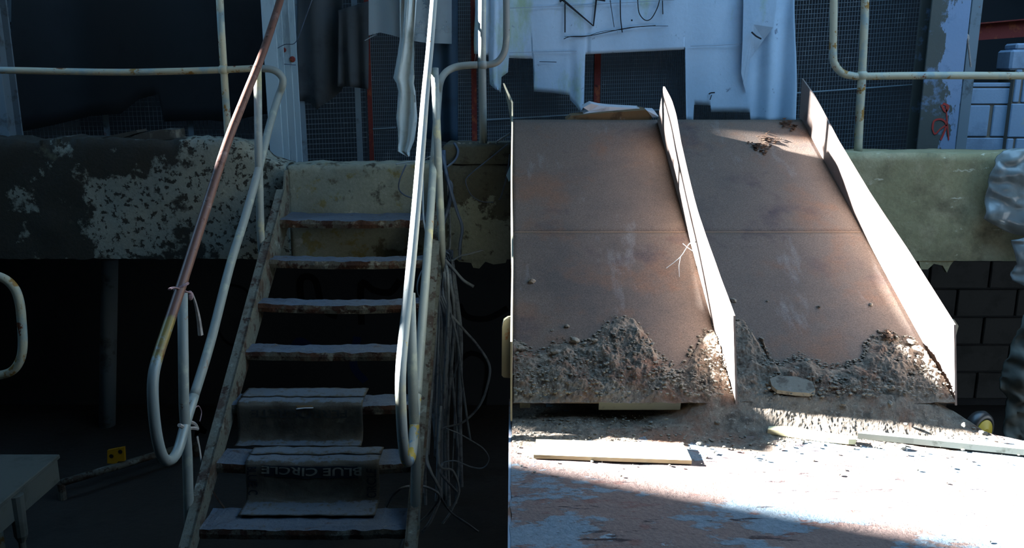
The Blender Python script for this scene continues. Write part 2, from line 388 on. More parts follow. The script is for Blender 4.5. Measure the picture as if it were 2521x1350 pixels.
# dark wall under the landing, its blocks on the right and paint scrawls behind the stairs
Y_UW = 6.1
wl = obj('wall_under_landing', box(-4.4, 5.4, Y_UW, Y_UW + .2, 0, Z_UNDER + .02), 'wall_dark_grey', kind='structure')
bw, bh = .44, .215
proto_block = None
for r in range(6):
    for k in range(9):
        x0 = 1.3 + k * bw + (bw / 2 if r % 2 else 0); z0 = .06 + r * bh
        if proto_block is None:
            proto_block = mesh_data('block', *[bevel_box(0, bw - .014, -.022, .01, 0, bh - .014, .006)][0], 'block_bare')
        o = bpy.data.objects.new('block', proto_block); COL.objects.link(o); o.parent = wl
        o.location = Vector((x0, Y_UW + RND.uniform(-.004, .004), z0)) - origin_of(wl)
def scrawl(px, w, m, Yp, parent, name='painted_stroke'):
    pts = smooth_path([P(x, y, Y=Yp) for x, y in px], 5)
    return obj(name, tube(pts, 1, 6, flat=(.004, w)), m, parent)
def ribbon(px, w, Yp, k=5):
    """flat painted line standing 1 mm proud of the plane at depth Yp"""
    pts = smooth_path([P(x, y, Y=Yp) for x, y in px], k) if len(px) > 2 else [P(x, y, Y=Yp) for x, y in px]
    V, Fc = [], []
    for i, p in enumerate(pts):
        t = (pts[min(i + 1, len(pts) - 1)] - pts[max(i - 1, 0)]); n = Vector((-t.z, 0, t.x)).normalized()
        ww = w[0] + (w[1] - w[0]) * i / max(len(pts) - 1, 1) if isinstance(w, tuple) else w
        V += [p + n * ww / 2, p - n * ww / 2]
    Fc = [(2 * i, 2 * i + 1, 2 * i + 3, 2 * i + 2) for i in range(len(pts) - 1)]
    return thicken((V, Fc), (0, .002, 0))
for px, w, m in [([(745, 770), (740, 690), (775, 690), (795, 760), (830, 780)], .05, 'graffiti_black'), ([(890, 800), (890, 700), (920, 715), (960, 720), (985, 690)], .05, 'graffiti_black'),
                 ([(720, 860), (740, 840), (780, 870)], .06, 'graffiti_blue'), ([(880, 830), (870, 900), (900, 940)], .06, 'graffiti_blue'), ([(1130, 750), (1150, 780), (1200, 785), (1250, 760)], .045, 'graffiti_black'),
                 ([(1120, 900), (1160, 870), (1200, 900), (1190, 1000)], .04, 'graffiti_black'), ([(560, 700), (530, 790), (570, 850), (620, 800), (610, 720), (560, 700)], .02, 'graffiti_black')]:
    obj('painted_stroke', ribbon(px, w, Y_UW - .03 if px[0][0] > 1500 else Y_UW - .003), m, wl)
# faint pipe column and diagonal bar in the dark on the left
obj('drain_pipe', tube([P(270, 640, Y=5.7), Vector((P(275, 1150, Y=5.7).x, 5.7, 0))], .055, 16), 'grey_steel', label='dim grey drain pipe standing against the dark wall under the landing', cat='pipe', smooth=True)

# ================================================================== STAIRCASE
GO, RI, D0, Z0 = -.2445, -.1723, 4.614, 1.660
XL, XR = -1.27, -.425
stairs = root('steel_staircase', ((XL + XR) / 2, 3.2, 0), 'narrow rusty open-riser steel staircase with bent pipe handrails', 'staircase')
SL = RI / GO
def nose(Y): return Z0 + (Y - D0) * SL
NT = 10
for i in range(NT):
    d, z = D0 + GO * i, Z0 + RI * i
    sag = .006 + .003 * (i % 3); TD = [.25, .10, .105, .115, .13, .15, .17, .17, .17, .17][i]
    prof = [(0, -.042), (-.004, -.02), (0, 0), (.03, .003), (TD * .4, .001), (TD * .7, .0), (TD, .004), (TD, -.008), (.02, -.012), (.008, -.042)]
    V, Fc = [], []; nx = 60; m = len(prof)
    for k in range(nx + 1):
        x = XL + (XR - XL) * k / nx; u = k / nx
        for q, (dy, dz) in enumerate(prof):
            zz = z + dz - sag * math.sin(math.pi * u)
            if 2 <= q <= 6: zz += fbm(x * 14 + i * 5, dy * 30, i, 5) * .007
            yy = d + dy + (fbm(x * 16, i * 3.3, q * .3, 5) * .006 if q < 4 else 0)
            V.append((x, yy, zz))
    for k in range(nx):
        for q in range(m): Fc.append((k * m + q, k * m + (q + 1) % m, (k + 1) * m + (q + 1) % m, (k + 1) * m + q))
    Fc += [tuple(range(m)), tuple(range(nx * m, nx * m + m))[::-1]]
    obj('tread', (V, Fc), 'stair_steel', stairs)
def stringer(x, s):
    # web with a narrow flange turned outwards, cut plumb at the wall
    yb = 2.2; zt = nose(YW - .02)
    lo, hi = -.19, .055
    poly = [(yb, max(0.0, nose(yb) + lo)), (YW - .02, zt + lo), (YW - .02, zt + hi + .03), (YW - .07, zt + hi + .03), (YW - .12, nose(YW - .12) + hi), (yb, nose(yb) + hi)]
    g = [prism(poly, 'x', x, x + s * .01)]
    fp = [(yb, nose(yb) + hi), (YW - .12, nose(YW - .12) + hi), (YW - .12, nose(YW - .12) + hi - .01), (yb, nose(yb) + hi - .01)]
    g.append(prism(fp, 'x', x + s * .001, x + s * .045))
    fp = [(yb, max(.01, nose(yb) + lo + .01)), (YW - .03, nose(YW - .03) + lo + .01), (YW - .03, nose(YW - .03) + lo), (yb, max(0.0, nose(yb) + lo))]
    g.append(prism(fp, 'x', x + s * .001, x + s * .045))
    return obj('stringer', join(*g), 'stringer_steel', stairs)
stringer(XL, -1); stringer(XR, 1)
RP = .0205
XH = -1.325
L_top = [(700, -45), (690, 0), (650, 122), (605, 235), (560, 350), (505, 520), (447, 702), (395, 858), (380, 912), (376, 960), (379, 1020), (386, 1075), (397, 1118), (411, 1135), (427, 1128), (441, 1102), (455, 1050), (478, 975)]
L_mid = [(478, 975), (519, 840), (566, 656), (605, 530), (640, 405), (663, 312), (684, 242)]
def LP(x, y): return P(x, y, X=XH)
left_bend = [P(x, y, Y=4.93) for x, y in [(696, 208), (693, 188), (672, 172)]]
top_pts = [LP(*p) for p in L_top]
rail = obj('handrail', tube(smooth_path(top_pts[:8], 4)[:-1] + smooth_path(top_pts[7:], 4), RP, 14), 'pipe_worn', stairs, smooth=True)
obj('mid_rail', tube(smooth_path([LP(*p) for p in L_mid] + left_bend + [P(636, 168, Y=4.95)], 6), RP, 14), 'pipe_paint', rail, smooth=True)
obj('post', tube([LP(634, 168), LP(637, 400), LP(641, 560), LP(644, 620), LP(650, 668)], [RP, RP, RP, .018, .007], 14), 'pipe_paint', rail, smooth=True)
obj('post', tube([LP(449, 722), LP(453, 1000), LP(461, 1120), LP(466, 1300), LP(474, 1350), LP(476, 1385)], [RP, RP, RP, RP, .015, .008], 14), 'pipe_paint', rail, smooth=True)
# right handrail: same loop, seen almost end on
def RPt(l, xr):
    q = LP(*l); return PD(xr, l[1], q.y, q.z)
R_top = [((700, -45), 1072), ((690, 0), 1068), ((650, 122), 1058), ((605, 235), 1047), ((560, 350), 1038), ((505, 520), 1024), ((447, 702), 1007), ((395, 858), 991), ((380, 912), 987), ((376, 960), 986), ((379, 1020), 988), ((386, 1075), 991), ((397, 1118), 996), ((411, 1138), 1003), ((427, 1128), 1011), ((441, 1102), 1016), ((455, 1050), 1020), ((478, 975), 1026)]
R_mid = [((478, 975), 1026), ((519, 840), 1036), ((566, 656), 1050), ((605, 530), 1059), ((640, 405), 1067), ((663, 312), 1074), ((684, 242), 1079)]
rp = [RPt(*p) for p in R_top]
rail_r = obj('handrail', tube(smooth_path(rp, 4), RP, 14), 'pipe_peeling', stairs, smooth=True)
YP = 4.99                                              # landing guard rail line
obj('mid_rail', tube(smooth_path([RPt(*p) for p in R_mid] + [P(1083, 205, Y=4.93), P(1096, 180, Y=4.96), P(1120, 166, Y=YP), P(1150, 161, Y=YP), P(1176, 160, Y=YP)], 6), RP, 14), 'pipe_paint', rail_r, smooth=True)
obj('post', tube([RPt((634, 168), 1070), RPt((637, 400), 1079), RPt((641, 560), 1086), RPt((644, 620), 1089), RPt((650, 668), 1091)], [RP, RP, RP, .018, .007], 14), 'pipe_paint', rail_r, smooth=True)
obj('post', tube([RPt((449, 722), 1010), RPt((453, 1000), 1018), RPt((461, 1120), 1024), RPt((466, 1300), 1022), RPt((474, 1350), 1018), RPt((476, 1385), 1014)], [RP, RP, RP, RP, .015, .008], 14), 'pipe_paint', rail_r, smooth=True)

# ------------------------------------------------------------------ landing guard rails
gl = root('guard_rail', P(560, 325, Y=YP), 'pale rusted pipe guard rail running along the dark left side of the landing', 'railing')
obj('rail', tube(smooth_path([P(-250, 172, Y=YP), P(0, 173, Y=YP), P(150, 176, Y=YP), P(300, 178, Y=YP), P(420, 176, Y=YP), P(550, 172, Y=YP), P(638, 168, Y=4.955)], 4), .0195, 14), 'rail_rusty', gl, smooth=True)
obj('post', tube([P(538, -60, Y=YP), P(544, 60, Y=YP), P(551, 172, Y=YP), P(557, 260, Y=YP), P(561, 330, Y=YP), P(563, 356, Y=YP)], .0205, 14), 'rail_rusty', gl, smooth=True)
obj('joint', ball(P(551, 172, Y=YP), .033, (1, 1, .95)), 'rail_rusty', gl, smooth=True)
gm = root('guard_rail', P(1190, 350, Y=YP), 'single pipe post with upward bent arm standing on the small concrete pier', 'railing')
obj('post', tube([P(1187, -60, Y=YP), P(1187, 160, Y=YP), P(1189, 280, Y=YP), P(1190, 362, Y=YP)], .0225, 14), 'pipe_paint', gm, smooth=True)
obj('bent_arm', tube(smooth_path([P(1180, 160, Y=YP), P(1205, 159, Y=YP), P(1225, 152, Y=YP), P(1240, 132, Y=YP), P(1246, 105, Y=YP), P(1247, 60, Y=YP), P(1246, -60, Y=YP)], 6), .0195, 14), 'pipe_paint', gm, smooth=True)
obj('joint', ball(P(1188, 160, Y=YP), .032, (1, 1, .95)), 'pipe_paint', gm, smooth=True)
YR = 5.02
gr = root('guard_rail', P(2112, 360, Y=YR), 'cream pipe guard rail with rusty U-bend above the plastered right beam', 'railing')
obj('post', tube(smooth_path([P(2131, -60, Y=YR), P(2128, 60, Y=YR), P(2122, 186, Y=YR), P(2117, 270, Y=YR), P(2112, 380, Y=YR)], 4), [.0225] * 8 + [.024] * 9, 14), 'rail_rusty', gr, smooth=True)
obj('rail', tube(smooth_path([P(2053, -60, Y=YR), P(2052, 60, Y=YR), P(2051, 135, Y=YR), P(2056, 160, Y=YR), P(2074, 180, Y=YR), P(2100, 187, Y=YR), P(2122, 188, Y=YR), P(2300, 186, Y=YR), P(2700, 187, Y=YR), P(3480, 188, Y=YR)], 6), .0215, 14), 'rail_rusty', gr, smooth=True)
obj('joint', ball(P(2122, 186, Y=YR), .034, (1, 1, .95)), 'rail_rusty', gr, smooth=True)

# ================================================================== CHUTE
WB = .84
C_TOP, C_BOT = (5.02, 2.182), (3.045, 1.212)
CS = (C_TOP[1] - C_BOT[1]) / (C_TOP[0] - C_BOT[0])
def cz(Y): return C_BOT[1] + (Y - C_BOT[0]) * CS
def on_chute(x, y):
    r = ray(x, y); t = (C_BOT[1] - C_BOT[0] * CS - EYE) / (r[2] - r[1] * CS)
    return Vector((r[0] * t, r[1] * t, EYE + r[2] * t))
chute = root('steel_chute', (WB, 4.0, 1.13), 'rust-brown double steel chute with upright flanges sloping down to the platform', 'chute')
YS = on_chute(1500, 572).y                             # seam between the two plates
for b in range(2):
    x0, x1 = b * WB, (b + 1) * WB
    for (ya, yb, up) in ((YS, C_TOP[0], .0), (C_BOT[0], YS, 0.0)):
        g = grid(36, 30, lambda u, v: Vector((x0 + (x1 - x0) * u, ya + (yb - ya) * v, cz(ya + (yb - ya) * v) + up + .004 * nz(u * 2 + b * 5, 1.0 if (ya + (yb - ya) * v) == YS else (ya + (yb - ya) * v) * 2, 3.0) * (1 if abs(ya + (yb - ya) * v - YS) > .05 else 0))))
        obj('floor_plate', thicken(g, (0, .004, -.006)), 'chute_rust', chute, smooth=True)
    obj('weld_bead', tube([Vector((x0 + .012, YS, cz(YS) + .0005)), Vector((x1 - .012, YS, cz(YS) + .0005))], .0022, 6), 'weld_pale', chute)
# end lip folded under the first bay
obj('end_lip', prism([(C_BOT[0] - .001, C_BOT[1] + .001), (C_BOT[0] + .012, C_BOT[1] + .004), (C_BOT[0] + .02, C_BOT[1] - .03), (C_BOT[0] + .008, C_BOT[1] - .033)], 'x', .33, WB - .20), 'strip_steel', chute)
def flange(X, top_px, base_dn, bend, thick=.008, name='flange', m='flange_steel', ends=None):
    tp = [(q.y, q.z) for q in top_px]                 # far end to near end
    n = 60; V, Fc = [], []; rows = 8
    for i in range(n + 1):
        t = i / n
        ss = [k / (len(tp) - 1) for k in range(len(tp))]
        yt = float(np.interp(t, ss, [p[0] for p in tp])); zt = float(np.interp(t, ss, [p[1] for p in tp]))
        yb = base_dn[0] + (base_dn[1] - base_dn[0]) * t; zb = cz(yb) - .012
        for j in range(rows + 1):
            v = j / rows
            V.append(Vector((X + bend(t, v), yb + (yt - yb) * v, zb + (zt - zb) * v)))
    Fc = [(i * (rows + 1) + j, i * (rows + 1) + j + 1, (i + 1) * (rows + 1) + j + 1, (i + 1) * (rows + 1) + j) for i in range(n) for j in range(rows)]
    return obj(name, thicken((V, Fc), (thick, 0, 0)), m, chute, smooth=False)
def resample(pts, n=40):
    pts = [Vector(p) for p in pts]; L = [0]
    for a, c in zip(pts, pts[1:]): L.append(L[-1] + (c - a).length)
    return [Vector([float(np.interp(L[-1] * i / n, L, [p[k] for p in pts])) for k in range(3)]) for i in range(n + 1)]
mid_top = resample([P(x, y, X=WB) for x, y in [(1641, 213), (1652, 245), (1661, 290), (1672, 350), (1690, 420), (1716, 520), (1742, 605), (1770, 690), (1804, 778)]])
flange(WB, mid_top, (C_TOP[0] - .02, C_BOT[0] - .035), lambda t, v: -.018 * v * max(0, 1 - t / .16) ** 1.2 + .004 * math.sin(t * 9) * v)
right_top = resample([P(x, y, X=2 * WB) for x, y in [(1974, 193), (1996, 225), (2018, 265), (2060, 345), (2140, 475), (2230, 610), (2347, 800)]])
flange(2 * WB, right_top, (C_TOP[0] + .05, C_BOT[0]), lambda t, v: .003 * math.sin(t * 7) * v)
# left flange: same height as the others, its far end twisted outwards
lt = resample([Vector((0, q.y, q.z)) for q in [P(x, y, X=WB) for x, y in [(1637, 205), (1661, 290), (1690, 420), (1742, 605), (1802, 772), (1828, 842)]]])
flange(-.004, lt, (C_TOP[0], C_BOT[0] - .07), lambda t, v: -.045 * v * max(0, 1 - t / .10) + .002 * math.sin(t * 11), thick=.007, m='bracket_paint')
# side brackets
def bracket(px, X, th):
    return obj('bracket', prism([(P(x, y, Y=3.25).z, 0) for x, y in px], 'y', 0, 1) if False else prism([(P(x, y, Y=3.28).x, P(x, y, Y=3.28).z) for x, y in px], 'y', 3.28, 3.28 + th), 'bracket_paint', chute)
bracket([(1262, 785), (1250, 787), (1240, 793), (1236, 805), (1235, 925), (1240, 930), (1262, 932)], 0, .05)
bracket([(2340, 790), (2350, 788), (2360, 803), (2349, 845), (2340, 850)], 0, .012)
# underframe bearers that carry the chute on the platform and on the landing
for X in (.03, WB, 2 * WB - .04):
    obj('bearer', prism([(C_BOT[0] + .06, cz(C_BOT[0] + .06) - .012), (C_TOP[0], cz(C_TOP[0]) - .012), (C_TOP[0], cz(C_TOP[0]) - .075), (C_BOT[0] + .06, cz(C_BOT[0] + .06) - .075)], 'x', X, X + .04), 'stringer_steel', chute)

# ================================================================== PLATFORM
ZP = 1.13
platform = root('work_platform', (1.1, 2.5, 0), 'dusty mortar-stained work platform at the foot of the chute', 'platform')
back = [(-.2, 3.30), (1.60, 3.30), (P(2345, 1035, Z=ZP).x, P(2345, 1035, Z=ZP).y), (P(2445, 1072, Z=ZP).x, P(2445, 1072, Z=ZP).y), (P(2521, 1085, Z=ZP).x, P(2521, 1085, Z=ZP).y), (3.2, 2.70)]
def pf(u, v):
    x = -.004 + 3.2 * u; yb = interp(x, back); y = 1.55 + (yb - 1.55) * v
    e = fbm(y * 14, 1.0, 2, 4) * .006 if u == 0 else 0
    return Vector((x + e, y, ZP + fbm(x * 3, y * 5, 0, 5) * .006 * min(1, u * 30)))
top = grid(170, 120, pf)
obj('deck', top, 'platform_crust', platform, smooth=True)
rim = [Vector((x, interp(x, back), ZP)) for x in np.linspace(-.004, 3.19, 60)]
poly = [(-.004, 1.55), (3.196, 1.55)] + [(p.x, p.y) for p in rim[::-1]]
obj('body', prism([(a, c) for a, c in poly], 'z', 0.0, ZP - .010), 'concrete_side', platform)
obj('edge_angle', join(box(-.012, -.003, 1.55, 3.30, ZP - .07, ZP - .002)), 'flange_edge', platform)

# ================================================================== DIRT ON THE CHUTE AND THE PLATFORM
def heap_on_chute(bound_px, xa, xb, amp, seed, nx, ny, label):
    bd = sorted([(q.x, q.y) for q in [on_chute(x, y) for x, y in bound_px]])
    ymax = max(p[1] for p in bd) + .06; y0 = C_BOT[0] - .012
    V, keep = [], []
    for j in range(ny + 1):
        for i in range(nx + 1):
            x = xa + (xb - xa) * i / nx; y = y0 + (ymax - y0) * j / ny
            yb = interp(x, bd) + fbm(x * 16, y * 16, seed, 4) * .03
            d = yb - y
            h = -.01
            if d > -.02:
                k = min(1.0, max(0, d + .02) / .10)
                h = amp * (k ** .7) * (.55 + .55 * fbm(x * 7 + seed, y * 7, 1, 3)) + .011 * fbm(x * 24, y * 24, seed, 4) * k + .005 * fbm(x * 80, y * 80, seed, 3) * k
                h *= min(1, .35 + (y - y0) / .12)
            V.append((x, y - h * .3, cz(min(y, 9)) + .0015 + h))
    n = nx + 1
    Fc = [(j * n + i, j * n + i + 1, (j + 1) * n + i + 1, (j + 1) * n + i) for j in range(ny) for i in range(nx)]
    return obj('dirt_heap', thicken((V, Fc), (0, .0, -.004)) if False else (V, Fc), 'dirt', None, label, 'dirt', None, 'stuff', smooth=False)
B1 = [(1258, 850), (1285, 862), (1310, 880), (1345, 880), (1370, 855), (1400, 850), (1440, 856), (1475, 838), (1490, 808), (1520, 795), (1562, 797), (1592, 830), (1612, 875), (1640, 900), (1670, 922), (1690, 912), (1705, 880), (1725, 850), (1745, 825), (1765, 815)]
B2 = [(1803, 795), (1830, 798), (1868, 828), (1882, 872), (1912, 912), (1945, 908), (1975, 890), (2005, 905), (2050, 922), (2092, 912), (2128, 905), (2135, 868), (2160, 838), (2195, 830), (2225, 850), (2255, 845), (2280, 880), (2320, 945), (2350, 990)]
heap_on_chute(B1, .006, WB - .004, .040, 3.0, 200, 150, 'grey crumbled mortar heap at the foot of the left chute bay')
heap_on_chute(B2, WB + .012, 2 * WB - .004, .048, 8.0, 200, 150, 'grey crumbled mortar heap at the foot of the right chute bay')
# spilled fan on the platform: height by distance from the chute mouth
def spill(u, v):
    x = .0 + 1.78 * u; yf = 2.80 + .04 * fbm(x * 5, 3, 1); yb = interp(x, back) - .012; y = yf + (yb - yf) * v
    mouth = interp(x, [(0, .0), (.5, .0), (.62, .3), (.74, .85), (.84, .95), (1.0, .95), (1.4, .92), (1.60, .75), (1.68, .35), (1.9, .1)])
    h = mouth * .104 * max(0, 1 - max(0, 3.05 - y) / .14) ** 1.2 * max(.2, 1 - max(0, y - 3.10) / .2) + .014 * max(0, 1 - abs(y - 3.03 - .05 * math.sin(x * 2.2)) / .10) * (.5 + fbm(x * 3, 1, 4))
    edge = min(1, min(v, 1 - v) / .12)
    h += (.005 * fbm(x * 16, y * 16, 2, 4) + .0022 * fbm(x * 80, y * 80, 6, 3)) * edge
    return Vector((x, y, ZP - .004 + .008 * edge + max(h, -.006 + .0 * x)))
obj('spilled_dirt', grid(330, 70, spill), 'dirt', None, 'spilled grey mortar dirt along the chute mouth on the platform', 'dirt', None, 'stuff')

# stones
def stone_mesh(seed, m='stone', sub=2):
    bm = bmesh.new(); bmesh.ops.create_icosphere(bm, subdivisions=sub, radius=1)
    for v in bm.verts:
        n = v.co.normalized(); k = 1 + .35 * nz(n.x * 1.3 + seed * 7, n.y * 1.3, n.z * 1.3) + .14 * nz(n.x * 4, n.y * 4 + seed, n.z * 4)
        v.co = Vector((n.x * k, n.y * k * .8, n.z * k * .55))
    bm.verts.index_update()
    r = [tuple(v.co) for v in bm.verts], [tuple(v.index for v in f.verts) for f in bm.faces]
    bm.free(); return mesh_data('stone', r[0], r[1], m)
STONES = [stone_mesh(s) for s in range(6)]
GRIT = [stone_mesh(s + 20, sub=1) for s in range(3)]
def put_stone(p, r, label, group, tilt=0.0, me=None):
    o = bpy.data.objects.new('stone', me or RND.choice(STONES)); COL.objects.link(o)
    o.location = p + Vector((0, 0, r * .25)); o.scale = (r * RND.uniform(.9, 1.3), r * RND.uniform(.8, 1.1), r * RND.uniform(.8, 1.2))
    o.rotation_euler = (tilt, RND.uniform(-.3, .3), RND.uniform(0, 6.28))
    o['label'] = label; o['category'] = 'stone'; o['group'] = group
    return o
def px_r(p, px): return px * p.y / F / 2
big1 = [(1282, 872, 20), (1367, 882, 30), (1396, 805, 17), (1415, 852, 26), (1437, 860, 18), (1463, 853, 22), (1308, 928, 18), (1310, 695, 22), (1360, 815, 11), (1720, 830, 12), (1712, 915, 18), (1520, 805, 14), (1548, 800, 14), (1600, 840, 14), (1698, 876, 14), (1367, 980, 13), (1383, 975, 8), (1355, 935, 12), (1605, 860, 12), (1330, 890, 14), (1486, 830, 12), (1470, 1000 - 25, 9), (1566, 903, 11), (1500, 930, 10), (1340, 905, 9)]
big2 = [(1805, 742, 18), (2015, 757, 13), (2144, 752, 14), (1889, 743, 9), (2128, 944, 24), (2195, 970, 20), (2190, 1006, 17), (2205, 845, 16), (2240, 855, 20), (2165, 880, 14), (2172, 905, 14), (2220, 905, 16), (1960, 920, 16), (1985, 900, 14), (1880, 965, 9), (1900, 940, 10), (2045, 940, 12), (2090, 930, 12), (2075, 1010, 14), (2245, 960, 12), (2270, 950, 11), (2060, 960, 10), (1850, 900, 9), (1830, 930, 9)]
SL1 = {(1367, 882): 'largest pale mortar lump at the upper edge of the left heap', (1310, 695): 'lone pale stone high on the left chute bay near its outer flange', (1396, 805): 'pale angular lump lying alone above the left heap', (1282, 872): 'pale lump tucked against the outer left chute flange', (1712, 915): 'tan lump between the left heap and the middle flange'}
SL2 = {(1805, 742): 'brown lump resting beside the near end of the middle flange', (2015, 757): 'small flat pale stone alone in the middle of the right bay', (2144, 752): 'small flat stone alone near the right flange of the chute', (2128, 944): 'largest smooth pebble half sunk in the right heap', (2240, 855): 'pale rounded lump at the foot of the right flange'}
SL3 = {(1735, 1018): 'white pointed stone standing at the gap below the middle flange', (2436, 1335): 'single dark crumb alone in the shaded foreground of the platform', (2417, 1088): 'flat crumb cluster behind the long metal strip', (1722, 1094): 'crumb lying off the broken end of the pale board'}
for x, y, s in big1:
    p = on_chute(x, y); p.z += .02 if y > 840 else 0; put_stone(p, px_r(p, s), SL1.get((x, y), 'pale mortar lump lying on the left bay of the rusty chute'), 'lumps on the left chute bay', -.3)
for x, y, s in big2:
    p = on_chute(x, y); p.z += .02 if y > 840 else 0; put_stone(p, px_r(p, s), SL2.get((x, y), 'pale mortar lump lying on the right bay of the rusty chute'), 'lumps on the right chute bay', -.3)
plat = [(1735, 1018, 22), (1512, 1035, 14), (1435, 1092, 14), (1240 + 80, 1040, 12), (1360, 1050, 12), (1425, 1040, 16), (1460, 1052, 12), (1722, 1094, 20), (1765, 1060, 14), (1820, 1048, 16), (1856, 1125, 13), (1975, 1092, 14), (2002, 1135, 9), (2112, 1046, 12), (2228, 1065, 15), (2370, 1067, 17), (2417, 1088, 22), (2220, 1104, 24), (2065, 1050, 11), (1558, 1110, 10), (1447, 1110, 9), (2258, 1158, 9), (2080, 1158, 8), (2436, 1335, 10), (1292, 1055, 10), (2140, 1010 + 20, 12), (1640, 1052, 9), (2330, 1190, 7)]
for x, y, s in plat:
    p = P(x, y, Z=ZP + .004)
    if p.y > 2.85 and x > 1600: p.z += .03
    put_stone(p, px_r(p, s), SL3.get((x, y), 'small mortar crumb scattered on the dusty platform'), 'crumbs on the platform')
# fine grit: thousands of grains, one object
def grit(n, place, name, label, rmin, rmax):
    base = [([v.co.copy() for v in m.vertices], [tuple(p.vertices) for p in m.polygons]) for m in GRIT]
    V, Fc = [], []
    for _ in range(n):
        p = place()
        if p is None: continue
        r = rmin + (rmax - rmin) * RND.random() ** 3; bv, bf = RND.choice(base); k = len(V); a = RND.uniform(0, 6.28); ca, sa = math.cos(a), math.sin(a)
        V += [(p.x + (v.x * ca - v.y * sa) * r, p.y + (v.x * sa + v.y * ca) * r, p.z + v.z * r) for v in bv]; Fc += [tuple(i + k for i in f) for f in bf]
    return obj(name, (V, Fc), 'stone', None, label, 'grit', None, 'stuff')
def place_heap(bound):
    bd = sorted([(q.x, q.y) for q in [on_chute(x, y) for x, y in bound]])
    def f():
        x = RND.uniform(bd[0][0] + .01, bd[-1][0] - .01); yb = interp(x, bd); y = C_BOT[0] + (yb + .05 - C_BOT[0]) * RND.random() ** .8
        k = min(1, max(0, yb - y) / .1)
        return Vector((x, y - .008, cz(y) + .002 + .03 * k * RND.uniform(.6, 1.1)))
    return f
grit(2600, place_heap(B1), 'grit', 'fine grey grit covering the heap on the left chute bay', .0015, .010)
grit(2600, place_heap(B2), 'grit', 'fine grey grit covering the heap on the right chute bay', .0015, .010)
def place_plat():
    x = RND.uniform(.0, 2.4); y = 3.08 - abs(RND.gauss(0, .16)); yb = interp(x, back) - .02
    if y > yb or y < 1.9: return None
    return Vector((x, y, ZP + .006 + (.012 if y > 2.95 else 0)))
grit(2600, place_plat, 'grit', 'fine pale grit sprinkled across the sunlit platform', .0012, .008)
# dark clods near the top of the right bay, and among the heaps
for (x, y, w, lab) in [(1895, 348, 62, 'clump of dark dead leaves on the upper right chute bay'), (1868, 366, 40, 'small flat dark leaf scrap below the leaf clump on the chute'), (1940, 312, 42, 'dark leaf clump against the tall right chute flange'), (2187, 842, 34, 'dark crumbly soil clod on the right bay mortar heap')]:
    c = on_chute(x, y); g = []
    for k in range(26):
        q = c + Vector((RND.gauss(0, px_r(c, w) * .45), RND.gauss(0, px_r(c, w) * .55), 0)); q.z = cz(q.y) + .004 + RND.random() * .008 + (.02 if y > 800 else 0)
        r = RND.uniform(.008, .018); a = RND.uniform(0, 6.28)
        leaf = [Vector((math.cos(a + t) * r * s, math.sin(a + t) * r * s, zz)) for t, s, zz in ((0, 1.3, .004), (1.4, .5, 0), (3.14, 1.1, .006), (4.7, .55, .001))]
        g.append(thicken(([q + l for l in leaf], [(0, 1, 2, 3)]), (0, 0, -.002)))
    obj('leaf_clump', join(*g), 'dark_clod', None, lab, 'leaves')
# broken tile in the heap
c = on_chute(1945, 972) + Vector((0, 0, .030))
tp = [(-.075, -.008), (-.06, -.03), (.0, -.04), (.06, -.045), (.085, -.03), (.085, .01), (.03, .035), (-.04, .04), (-.075, .025)]
V, Fc = prism(tp, 'z', 0, .014); V = [c + Vector((v[0], v[1] * .9, v[2] + v[1] * .5)) for v in V]
obj('tile_shard', (V, Fc), 'stone', None, 'rounded grey tile shard half buried below the right chute bay', 'tile')

# boards on the platform
def plank(px, th, m, name, label, cat):
    q = [P(x, y, Z=ZP + th + .006) for x, y in px]
    n = len(q); V = [v for v in q] + [v - Vector((0, 0, th)) for v in q]
    return obj(name, (V, [tuple(range(n)), tuple(range(n, 2 * n))[::-1]] + [(i, n + i, n + (i + 1) % n, (i + 1) % n) for i in range(n)]), m, None, label, cat)
plank([(1314, 1120), (1500, 1127), (1703, 1134), (1690, 1105), (1680, 1092), (1320, 1082)], .014, 'board_pale', 'board_offcut', 'thin pale board offcut lying flat on the sunlit platform', 'board')
plank([(1890, 1057), (1960, 1066), (2030, 1076), (2090, 1082), (2108, 1082), (2095, 1074), (2000, 1060), (1935, 1046), (1895, 1045)], .020, 'board_pale', 'timber_batten', 'short cream timber batten resting on the platform debris', 'timber')
plank([(2112, 1067), (2250, 1080), (2521, 1107), (2640, 1119), (2640, 1112), (2521, 1098), (2250, 1072), (2130, 1062)], .022, 'strip_steel', 'metal_strip', 'long grey metal strip lying across the dusty platform', 'strip')
# twig caught on the middle flange
tw = root('dry_twig', P(1712, 600, X=WB - .01), 'thin pale dry twig caught on the middle chute flange', 'twig')
def tpt(x, y, h): q = on_chute(x, y); return q + Vector((0, 0, h))
obj('stem', tube(smooth_path([P(1712, 595, X=WB - .004), tpt(1695, 628, .05), tpt(1675, 648, .03), tpt(1640, 667, .012)], 5), [.0022] * 6 + [.0016] * 10, 5), 'cable_pale', tw)
obj('side_branch', tube([tpt(1675, 648, .03), tpt(1671, 665, .02), tpt(1672, 688, .01)], .0013, 5), 'cable_pale', tw)
obj('side_branch', tube([P(1711, 622, X=WB - .004), tpt(1690, 632, .045), tpt(1680, 626, .05)], .0012, 5), 'cable_pale', tw)

